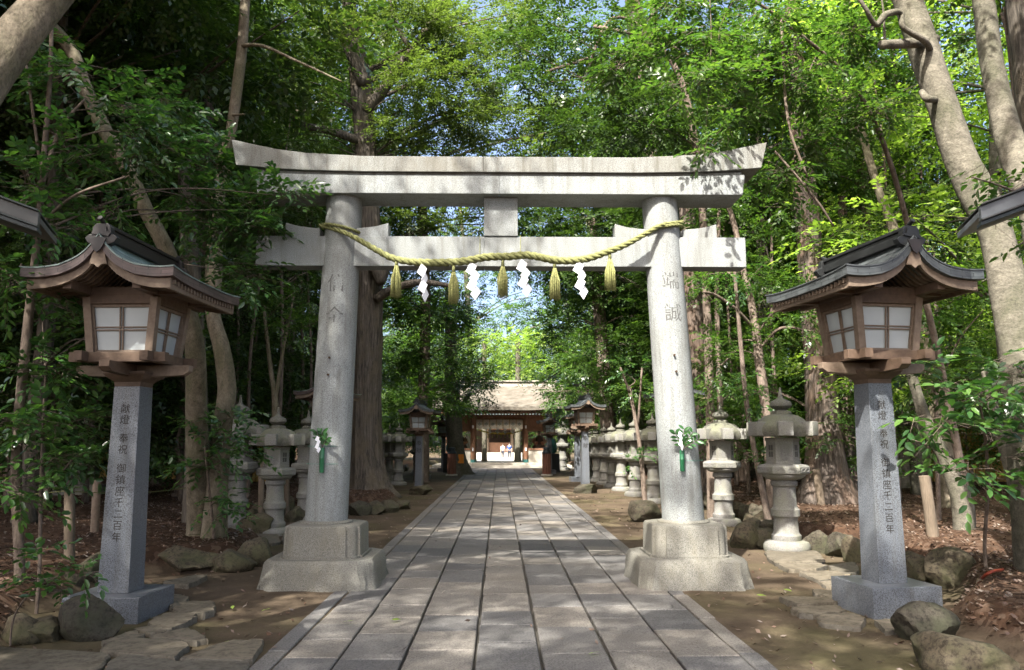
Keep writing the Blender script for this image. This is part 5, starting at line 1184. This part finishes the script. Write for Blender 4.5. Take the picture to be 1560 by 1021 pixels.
tree('ivy_shrub', 'leafy evergreen shoots growing round the foot of the sunlit knotted trunk', [(325, 810, 10.7, 5), (318, 740, 10.6, 4), (312, 680, 10.5, 3)], 'thin_bark', (), [(318, 700, 10.5, 34, 50, .35), (362, 690, 10.5, 30, 36, .3), (335, 760, 10.5, 30, 34, .3), (300, 640, 10.6, 26, 30, .3), (350, 640, 10.6, 26, 26, .3)], 'leaf_glossy', .09, 2.2, shape=6, stem=.003, seed=12, cat='shrub')
tree('sapling', 'young twin-stemmed sapling with smooth bark behind the second left stone lantern', [(402, 470, 16, 5), (412, 560, 16, 7), (418, 600, 16, 9), (420, 640, 16, 12), (424, 780, 16, 13)], 'pale_bark', [[(419, 612, 16, 7), (432, 530, 16, 5), (448, 450, 16, 3)]], [(400, 470, 16, 40, 40, .8), (440, 500, 15.5, 40, 36, .8), (470, 450, 16, 40, 40, .8)], 'leaf_mid', .08, 1.2, seed=13)
tree('sapling', 'thin sapling standing on the mossy rock left of the right torii pillar', [(958, 590, 17.3, 6), (970, 650, 17.3, 6), (977, 700, 17.3, 7), (984, 786, 17.3, 9)], 'thin_bark', [[(960, 600, 17.3, 5), (945, 560, 17, 3)], [(972, 650, 17.3, 4), (978, 560, 17, 3)]], [(962, 575, 17.3, 26, 40, .5), (955, 700, 17.2, 26, 16, .4), (985, 690, 17.2, 20, 16, .3)], 'leaf_glossy', .075, .8, seed=14, shape=6)
# crooked slim trees in the wood at right
tree('slim_tree', 'slim dark trunk bending left between the torii and the right wooden lantern', [(1080, 240, 14.5, 7), (1115, 330, 14.5, 9), (1130, 400, 14.4, 10), (1148, 480, 14.3, 13), (1158, 560, 14.2, 16), (1170, 650, 14.1, 17), (1180, 785, 14, 22)], 'thin_bark',
     [[(1148, 500, 14.3, 8), (1120, 470, 14, 7), (1090, 450, 13.8, 6), (1072, 445, 13.6, 4)], [(1158, 530, 14.2, 6), (1190, 500, 14, 5), (1240, 505, 13.8, 3)]],
     [(1100, 280, 14.5, 60, 60, .9), (1150, 420, 14.3, 60, 60, .9), (1210, 480, 14, 50, 50, .7), (1100, 540, 14.8, 50, 60, .8), (1080, 420, 14.8, 50, 50, .8)], 'leaf_mid', .08, 1.6, seed=15)
tree('slim_tree', 'slim stem with fine twigs just right of the right torii pillar top', [(1096, 300, 16, 6), (1092, 450, 16, 8), (1095, 560, 16, 9), (1100, 690, 16, 11), (1104, 775, 16, 13)], 'thin_bark', [[(1094, 470, 16, 5), (1070, 440, 15.8, 4)], [(1096, 560, 16, 5), (1125, 530, 15.8, 4)]], [(1090, 350, 16, 50, 60, .9), (1085, 620, 16.5, 40, 60, .8), (1120, 620, 16.5, 40, 60, .7)], 'leaf_mid', .08, 1.5, seed=16)
tree('slim_tree', 'slim leaning stem rising beside the nearest right stone lantern', [(1118, 400, 13, 5), (1128, 520, 13, 7), (1138, 620, 13, 8), (1152, 700, 13, 9), (1170, 790, 13, 12)], 'thin_bark', (), [(1120, 420, 13, 30, 40, .5), (1150, 590, 13, 36, 40, .5), (1190, 640, 12.8, 30, 36, .4), (1160, 700, 12.6, 20, 30, .3)], 'leaf_glossy', .08, 1.1, seed=17, shape=6)
tree('cedar', 'reddish cedar trunk seen just behind the right torii pillar', [(1045, 300, 20.5, 24), (1055, 450, 20.5, 28), (1062, 600, 20.5, 32), (1070, 700, 20.5, 38), (1074, 762, 20.5, 56)], 'cedar_bark', seed=18, ridge=ridges(9, .1, 9))
tree('slim_tree', 'pale leaning lower trunk among the glossy leaves right of the right lantern post', [(1340, 430, 11.5, 12), (1385, 560, 11, 17), (1410, 640, 11, 22), (1440, 700, 11, 26), (1465, 765, 11, 36)], 'smooth_bark', seed=19, sides=16)
tree('slim_tree', 'grey stem standing at the right picture edge behind the glossy shrub', [(1500, 560, 9, 14), (1520, 650, 9, 20), (1545, 730, 9, 24), (1558, 835, 9, 32)], 'smooth_bark', seed=20, sides=14)
# shrubs
tree('camellia_shrub', 'glossy dark camellia branches reaching in from the right below the lantern', [(1500, 830, 8, 6), (1505, 740, 7.6, 6), (1500, 660, 7.2, 5), (1490, 600, 7, 3)], 'thin_bark', [[(1505, 740, 7.6, 5), (1440, 690, 7, 4), (1390, 670, 6.6, 2)]], [(1500, 600, 7, 70, 34, .5), (1420, 640, 6.8, 50, 26, .35), (1530, 680, 7, 46, 40, .4), (1450, 710, 6.8, 50, 24, .35), (1545, 560, 7.2, 30, 30, .4), (1400, 560, 8, 36, 30, .4)], 'leaf_glossy', .11, 3.6, shape=6, stem=.003, seed=21, cat='shrub', k=7)
tree('camellia_shrub', 'bright leaf sprig crossing the second pale trunk below the upper right edge', [(1600, 330, 6.4, 6), (1540, 290, 6.2, 5), (1480, 270, 6, 3)], 'thin_bark', (), [(1500, 262, 6.1, 36, 26, .3), (1540, 285, 6.2, 40, 24, .3), (1530, 330, 6.2, 34, 12, .2), (1550, 375, 6.2, 22, 12, .2)], 'leaf_mid', .08, .9, shape=6, stem=.003, seed=22, k=7, cat='shrub')
tree('broadleaf_shrub', 'airy green shrub filling the space right of the right lantern box', [(1430, 780, 13, 8), (1425, 600, 13, 7), (1415, 450, 13, 5)], 'thin_bark', [[(1425, 600, 13, 5), (1460, 520, 12.6, 4), (1500, 470, 12.2, 2)]], [(1410, 470, 13, 50, 50, .9), (1470, 520, 13, 50, 50, .9), (1420, 570, 12.6, 50, 50, .8), (1480, 440, 13, 44, 44, .8), (1500, 590, 12.5, 44, 40, .8)], 'leaf_mid', .10, 2.0, seed=23, cat='shrub')
tree('camellia_shrub', 'layered glossy camellia hanging in front of the dark wood at left', [(30, 860, 7.6, 18), (25, 700, 7.5, 18), (40, 520, 7.4, 17), (55, 380, 7.3, 13), (66, 250, 7.2, 11), (76, 120, 7.1, 8), (80, -20, 7.1, 6)], 'thin_bark', [[(62, 290, 7.2, 9), (90, 200, 7.2, 8), (130, 150, 7.3, 5)], [(55, 350, 7.3, 8), (110, 300, 7, 6), (190, 270, 6.8, 4)], [(60, 240, 7.2, 6), (40, 100, 7.2, 5)]],
     [(120, 130, 7.4, 55, 26, .5), (180, 170, 7.6, 55, 34, .6), (110, 230, 7.2, 50, 26, .5), (220, 235, 8, 60, 34, .7), (250, 150, 8.5, 60, 34, .7), (290, 300, 8.6, 60, 36, .7), (160, 310, 7.4, 40, 20, .4), (330, 250, 9, 50, 34, .7), (350, 350, 8.8, 60, 34, .6), (40, 290, 7, 40, 40, .5), (30, 420, 7, 40, 40, .5), (400, 330, 8.8, 40, 34, .5), (370, 420, 9, 50, 34, .5), (60, 340, 7, 60, 22, .4), (20, 60, 7.6, 50, 50, .6), (440, 300, 8.6, 34, 22, .35)],
     'leaf_glossy', .09, 4.2, shape=6, stem=.003, seed=24, k=9)
tree('camellia_shrub', 'low dense camellia between the left picture edge and the left lantern post', [(60, 870, 7.3, 6), (62, 760, 7.3, 6), (66, 640, 7.3, 5), (70, 560, 7.3, 3)], 'thin_bark', [[(62, 760, 7.3, 5), (110, 700, 7.2, 3)]], [(60, 560, 7.4, 60, 34, .5), (40, 640, 7.2, 60, 36, .5), (110, 640, 7.6, 44, 40, .5), (80, 700, 7.4, 60, 30, .5), (30, 740, 7, 44, 26, .4), (100, 470, 8, 34, 40, .5)], 'leaf_glossy', .095, 3.4, shape=6, stem=.003, seed=25, cat='shrub', k=8)
tree('camellia_shrub', 'small leafy shoot in front of the mossy rocks at lower left', [(20, 945, 6.2, 4), (50, 900, 6, 3), (100, 872, 5.9, 2)], 'thin_bark', (), [(45, 868, 6, 26, 16, .14), (80, 890, 5.9, 30, 18, .16), (130, 872, 5.9, 20, 7, .1), (60, 838, 6, 30, 8, .14)], 'leaf_glossy', .075, .95, shape=6, stem=.0025, seed=26, cat='shrub', k=7, sub=.5)
tree('overhanging_tree', 'bright leafy boughs hanging over the right end of the torii lintel', [(1500, 900, 12.8, 18), (1420, 500, 11.6, 12), (1330, 180, 10.4, 9), (1190, 30, 9.4, 7), (1080, -30, 9, 5)][::1], 'thin_bark', [[(1190, 30, 9.4, 5), (1200, 180, 9.2, 5), (1230, 270, 9.2, 4)], [(1180, 230, 9.3, 5), (1240, 300, 9.3, 6), (1270, 345, 9.4, 4)]],
     [(1080, 60, 9, 70, 50, .8), (1160, 50, 9.4, 70, 50, .8), (1040, 140, 9, 60, 36, .7), (1120, 140, 9.2, 60, 40, .7), (1200, 130, 9.6, 60, 50, .8), (1090, 215, 8.5, 44, 16, .3), (1270, 170, 10, 60, 34, .8), (1330, 170, 10.2, 50, 30, .7), (1230, 220, 10, 50, 34, .7), (1290, 60, 10, 50, 50, .8), (960, 90, 9.6, 50, 50, .8), (1010, 20, 9.4, 50, 40, .7), (1190, 270, 9.6, 34, 30, .5)],
     'leaf_mid', .09, 3.4, shape=6, stem=.003, seed=27, k=8)
tree('overhanging_tree', 'dark green boughs hanging above the centre of the lintel', [(890, 120, 15, 5), (930, 30, 15.2, 7), (985, 50, 15.5, 9), (1040, 130, 15.8, 11), (1068, 300, 16, 12), (1080, 560, 16, 14), (1086, 780, 16, 18)], 'thin_bark', [[(905, 40, 15, 7), (1000, 60, 14.6, 5), (1060, 90, 14.4, 3)], [(895, 90, 15, 7), (830, 110, 14.6, 4)]],
     [(860, 60, 15, 70, 44, 1.2), (940, 60, 15, 70, 44, 1.2), (830, 130, 15, 60, 34, 1), (910, 150, 15, 70, 34, 1), (980, 170, 15, 60, 40, 1), (860, 200, 15, 60, 30, .9), (950, 215, 15.5, 60, 26, .9), (790, 70, 15.5, 40, 40, .9), (1020, 190, 15.5, 50, 36, .8)], 'leaf_dark', .10, 3.6, seed=28)
for i, (lab, tr, bl, mt, L_, cv) in enumerate([
    ('dark evergreen with layered boughs left of the path, above the first far left lantern', [(640, 240, 31, 14), (648, 450, 31, 16), (645, 600, 31, 18), (642, 722, 31, 24)], [(640, 470, 31, 60, 36, 2), (610, 540, 30, 50, 40, 1.8), (680, 540, 31, 60, 36, 2), (650, 610, 30, 60, 34, 1.8), (700, 600, 32, 40, 26, 1.5), (620, 400, 32, 60, 40, 2), (690, 470, 33, 50, 40, 2), (610, 640, 30.5, 30, 26, 1.2), (600, 470, 31, 40, 44, 1.6), (725, 585, 34, 26, 18, 1.4)], 'leaf_mid', .15, 2.9),
    ('evergreen with drooping boughs right of the path, above the first far right lantern', [(900, 330, 31, 16), (915, 500, 31, 20), (925, 640, 31, 22), (930, 722, 31, 28)], [(900, 440, 31, 60, 40, 2), (950, 520, 30, 50, 44, 1.8), (880, 540, 31, 50, 40, 2), (900, 600, 30.5, 60, 26, 1.6), (855, 600, 33, 34, 22, 1.5), (842, 585, 40, 34, 24, 1.5), (850, 622, 41, 22, 20, 1.2), (880, 640, 36, 24, 18, 1.2), (960, 440, 31, 50, 50, 2), (850, 500, 34, 40, 40, 2), (960, 600, 30, 44, 34, 1.5), (880, 380, 32, 60, 40, 2), (960, 360, 32, 50, 40, 2), (990, 480, 30, 30, 50, 1.4)], 'leaf_mid', .15, 2.9)]):
    tree('evergreen_tree', lab, tr, 'thin_bark', (), bl, mt, L_, cv, seed=40 + i)
tree('arching_tree', 'tall tree leaning over the path behind the lintel, boughs filling the gap above the strut', [(520, -60, 29, 10), (545, 250, 29, 18), (540, 600, 29, 26), (530, 738, 29, 34)], 'furrowed_bark', (),
     [(620, 330, 29, 60, 40, 2), (690, 360, 30, 60, 40, 2), (640, 250, 29, 60, 50, 2), (720, 270, 30, 60, 50, 2), (800, 250, 31, 60, 40, 2), (760, 330, 31, 50, 40, 2), (690, 180, 29, 60, 50, 2), (770, 170, 30, 60, 50, 2), (700, 60, 29, 60, 60, 2), (840, 150, 31, 60, 50, 2), (790, 30, 31, 50, 50, 2), (610, 120, 29, 60, 60, 2), (590, 20, 29, 60, 50, 2), (660, 0, 29, 50, 40, 2), (470, 150, 29, 60, 60, 2), (450, 50, 29, 60, 60, 2), (860, 200, 31, 50, 40, 2)], 'leaf_olive', .15, 3.2, seed=51, ridge=ridges(9, .07, 12))
tree('arching_tree', 'tall leafy tree right of the path whose boughs spread behind the strut and rope', [(1000, -60, 34, 12), (985, 250, 34, 18), (975, 560, 34, 24), (968, 724, 34, 30)], 'furrowed_bark', (),
     [(850, 340, 34, 60, 40, 2), (920, 330, 33, 60, 40, 2), (820, 400, 36, 50, 34, 2), (900, 420, 34, 60, 40, 2), (870, 250, 34, 60, 40, 2), (940, 240, 33, 60, 50, 2), (960, 100, 33, 60, 60, 2), (880, 60, 33, 60, 60, 2), (1010, 330, 33, 50, 50, 2)], 'leaf_mid', .16, 3.2, seed=52, ridge=ridges(9, .07, 13))
tree('bright_tree', 'far sunlit yellow-green tree seen above the gate roof', [(700, 300, 64, 5), (712, 450, 64, 8), (716, 560, 64, 10), (716, 690, 64, 14)], 'smooth_bark', (), [(690, 500, 60, 30, 40, 3), (840, 500, 60, 30, 40, 3), (735, 560, 60, 30, 16, 2.5), (800, 560, 60, 30, 16, 2.5), (720, 500, 63, 40, 34, 3), (770, 480, 64, 40, 34, 3), (810, 520, 62, 40, 30, 3), (760, 540, 62, 40, 26, 3), (700, 430, 65, 40, 34, 3), (760, 410, 66, 50, 30, 3), (830, 450, 66, 40, 34, 3), (690, 370, 66, 50, 40, 3), (770, 350, 66, 60, 40, 3), (840, 380, 66, 40, 40, 3)], 'leaf_mid', .26, 2.6, seed=53)
o = tree('sign_tree', 'stout grey trunk left of the gate carrying a small orange board', [(684, 440, 38.5, 10), (686, 520, 38.5, 18), (690, 630, 38.5, 24), (696, 690, 38.5, 26), (700, 716, 38.5, 34), (702, 727, 38.5, 46)], 'smooth_bark', [[(690, 640, 38.5, 12), (672, 600, 38.2, 8)], [(692, 640, 38.5, 12), (715, 600, 38.2, 8)]], [(690, 520, 38.5, 46, 30, 1.8), (700, 470, 39, 40, 26, 1.8), (690, 580, 38.5, 50, 24, 1.8), (720, 600, 38, 30, 16, 1.2), (665, 610, 38.4, 30, 20, 1.3), (735, 578, 39, 26, 14, 1.2)], 'leaf_dark', .16, 2.2, seed=44, sides=20)
c = P(702, 699, 38.1); mb = MB(); mb.box(c, (.28, .05, .42), bev=.01); tag(mb.build('notice_board', 'orange_sign'), 'small orange notice board hung on the stout trunk left of the gate', 'sign')
for px, wd, lab in ((738, 8, 'straight grey trunk inside the gate opening at left'), (789, 10, 'straight grey trunk inside the gate opening at right')):
    tree('grove_tree', lab, [(px, 520, 55, wd * .8), (px, 600, 55, wd * .85), (px, 690, 55, wd), (px, 706, 55, wd * 1.5)], 'smooth_bark', (), [(px, 520, 55, 50, 30, 2.5), (px + 20, 560, 55, 40, 22, 2)], 'leaf_lime', .2, 1.5, seed=px, sides=14)

# --- generic forest: a few kinds, each copied with its parts
def forest_kind(name, label, cat, h, r0, mat, blobs, leafm, L, cover, seed, k=8, wide=.5, sub=.42):
    sp = [(0, 0, -.3, r0 * 1.35), (0, 0, .4, r0 * 1.05), (.1, .05, h * .35, r0 * .85), (-.1, .1, h * .7, r0 * .6), (.05, 0, h, r0 * .2)]
    o = tree(name, label, sp, mat, (), blobs, leafm, L, cover, None, seed, None, 10, world=True, cat=cat, k=k, wide=wide, sub=sub)
    return o
def blobset(seed, n, rad, z0, z1, br, taper=.0):
    r = random.Random(seed); out = []
    for i in range(n):
        t = (i + .5) / n; z = z0 + (z1 - z0) * t; a = i * 2.4 + r.uniform(-.4, .4); R_ = rad * (1 - taper * t) * r.uniform(.35, 1.0); b = br * r.uniform(.75, 1.25)
        out.append(((R_ * math.cos(a), R_ * math.sin(a), z), (b, b, b * .62)))
    return out
KD = {
 'dark': forest_kind('evergreen_tree', '', 'tree', 12, .17, 'furrowed_bark', blobset(1, 20, 2.6, 2.6, 12.5, 1.35), 'leaf_dark', .13, 1.9, 101),
 'mid': forest_kind('broadleaf_tree', '', 'tree', 12, .15, 'thin_bark', blobset(2, 20, 2.7, 1.5, 12.5, 1.35), 'leaf_mid', .13, 1.6, 102),
 'lime': forest_kind('broadleaf_tree', '', 'tree', 13, .14, 'smooth_bark', blobset(3, 18, 3.2, 2.5, 13.5, 1.5), 'leaf_lime', .14, 1.25, 103),
 'cedar': forest_kind('cedar', '', 'tree', 17, .26, 'cedar_bark', blobset(4, 12, 2.0, 8.5, 17, 1.5, .6), 'leaf_dark', .13, 1.6, 104),
 'far': forest_kind('broadleaf_tree', '', 'tree', 14, .24, 'smooth_bark', blobset(5, 20, 4.2, 3.0, 16.0, 2.4), 'leaf_lime', .26, 1.4, 105),
 'fard': forest_kind('evergreen_tree', '', 'tree', 14, .24, 'furrowed_bark', blobset(6, 20, 4.0, 2.0, 16.0, 2.4), 'leaf_mid', .26, 1.9, 106),
 'shrub': forest_kind('understorey_shrub', '', 'shrub', 2.2, .03, 'thin_bark', blobset(7, 9, 1.0, .5, 2.6, .75), 'leaf_dark', .10, 1.5, 107),
 'shrubm': forest_kind('understorey_shrub', '', 'shrub', 2.2, .03, 'thin_bark', blobset(8, 9, 1.0, .4, 2.6, .75), 'leaf_mid', .10, 1.4, 108),
 'canopyd': forest_kind('canopy_tree', '', 'tree', 13, .22, 'furrowed_bark', blobset(19, 24, 5.2, 7.5, 14.5, 1.9), 'leaf_dark', .16, 2.1, 119, sub=.38),
 'canopy': forest_kind('canopy_tree', '', 'tree', 13, .22, 'furrowed_bark', blobset(9, 20, 4.6, 8.6, 13.5, 1.7), 'leaf_dark', .15, CANOPY, 109, sub=.28),
 'pole': forest_kind('slim_tree', '', 'tree', 9, .05, 'thin_bark', blobset(10, 7, 1.0, 4.5, 9.0, .8), 'leaf_dark', .10, 1.3, 110),
}
used = set()
def plant(kind, x, y, sc, label, group):
    src = KD[kind]; rz = random.uniform(0, 6.28); s3 = (sc * random.uniform(.9, 1.1), sc * random.uniform(.9, 1.1), sc * random.uniform(.9, 1.12))
    z = gh(x, y)
    if kind in used: dup(src, (x, y, z), rz, label, s3, group=group)
    else:
        used.add(kind); src.location = (x, y, z); src.rotation_euler = (0, 0, rz); src.scale = s3; src['label'] = label; src['group'] = group
rf = random.Random(77)
def scatter(kind, n, x0, x1, y0, y1, smin, smax, label, group, minD=1.6, keep=None):
    pts = []
    tries = 0
    while len(pts) < n and tries < 4000:
        tries += 1; x, y = rf.uniform(x0, x1), rf.uniform(y0, y1)
        if any((x - a) ** 2 + (y - b) ** 2 < minD ** 2 for a, b in pts): continue
        if keep and not keep(x, y): continue
        pts.append((x, y)); plant(kind, x, y, rf.uniform(smin, smax), label, group)
# left wood
scatter('dark', 26, -20, -6.6, 11.5, 44, .75, 1.1, 'leafy dark evergreen tree in the shaded wood left of the path', 'dark evergreens in the left wood', 2.2, lambda x, y: -x > 5.6 + (15 - y) * .3)
scatter('pole', 16, -11, -5.2, 12.5, 26, .8, 1.1, 'slim bare-stemmed young tree in the shaded wood left of the path', 'slim young trees in the left wood', 1.0)
scatter('cedar', 7, -17, -6.5, 16, 42, .85, 1.1, 'tall cedar with reddish bark deep in the left wood', 'cedars in the left wood', 3)
scatter('shrub', 28, -16, -5.9, 13.8, 36, .95, 1.45, 'low dark evergreen shrub under the trees left of the path', 'understorey shrubs in the left wood', 1.3)
scatter('fard', 14, -40, -14, 26, 64, .75, 1.05, 'distant dense tree at the back of the left wood', 'far trees behind the left wood', 4.5)
# right wood
scatter('mid', 16, 6.6, 16, 17, 44, .7, 1.0, 'mid green broadleaf tree in the wood right of the path', 'broadleaf trees in the right wood', 2.4)
scatter('lime', 20, 8, 26, 14, 44, .75, 1.05, 'sunlit yellow-green tree in the bright wood at right', 'sunlit trees in the right wood', 3, lambda x, y: x / y > .42)
scatter('cedar', 3, 8, 18, 26, 42, .85, 1.1, 'tall cedar trunk in the wood right of the path', 'cedars in the right wood', 3)
scatter('shrubm', 26, 5.9, 17, 15.5, 36, .9, 1.35, 'low green shrub under the trees right of the path', 'understorey shrubs in the right wood', 1.4)
scatter('pole', 7, 5.6, 11, 14, 26, .8, 1.1, 'slim bare-stemmed young tree in the wood right of the path', 'slim young trees in the right wood', 1.2)
scatter('dark', 9, 5.6, 9.5, 24, 47, .65, .9, 'dark evergreen tree close behind the right row of stone lanterns', 'dark evergreens behind the right lanterns', 2.2)
scatter('far', 12, 16, 50, 36, 75, .7, 1.0, 'far sunlit tree beyond the bright wood at right', 'far sunlit trees at right', 5)
# behind the gate
scatter('fard', 9, -16, -4.5, 52, 72, .55, .8, 'leafy tree behind the gate at left', 'trees behind the gate at left', 3.5)
scatter('fard', 9, 4.8, 16, 52, 72, .55, .8, 'leafy tree behind the gate at right', 'trees behind the gate at right', 3.5)
scatter('far', 14, -26, 26, 106, 135, .9, 1.35, 'far bright tree rising behind the worship hall', 'far trees behind the worship hall', 6.5)
# overarching canopy trees; the unseen ones are added to shade and dapple the path
for x, y, s_ in [(-7.5, 28, 1.0), (6.9, 28, 1.0), (-6.4, 36, .95), (6.8, 38, .95), (7.2, 21, .95), (-8.5, 15, 1.0), (-9, 31, 1.1), (-13, 24, 1.1), (5.8, 33, 1.1)] + SHADE_TREES:
    if 1: plant('canopyd' if y > 14 or x < -9 else 'canopy', x, y, s_, 'tall shade-casting tree whose crown arches high over the path', 'tall canopy trees beside the path')
for k_, o in KD.items():
    if k_ not in used:
        for c_ in list(o.children): bpy.data.objects.remove(c_)
        bpy.data.objects.remove(o)
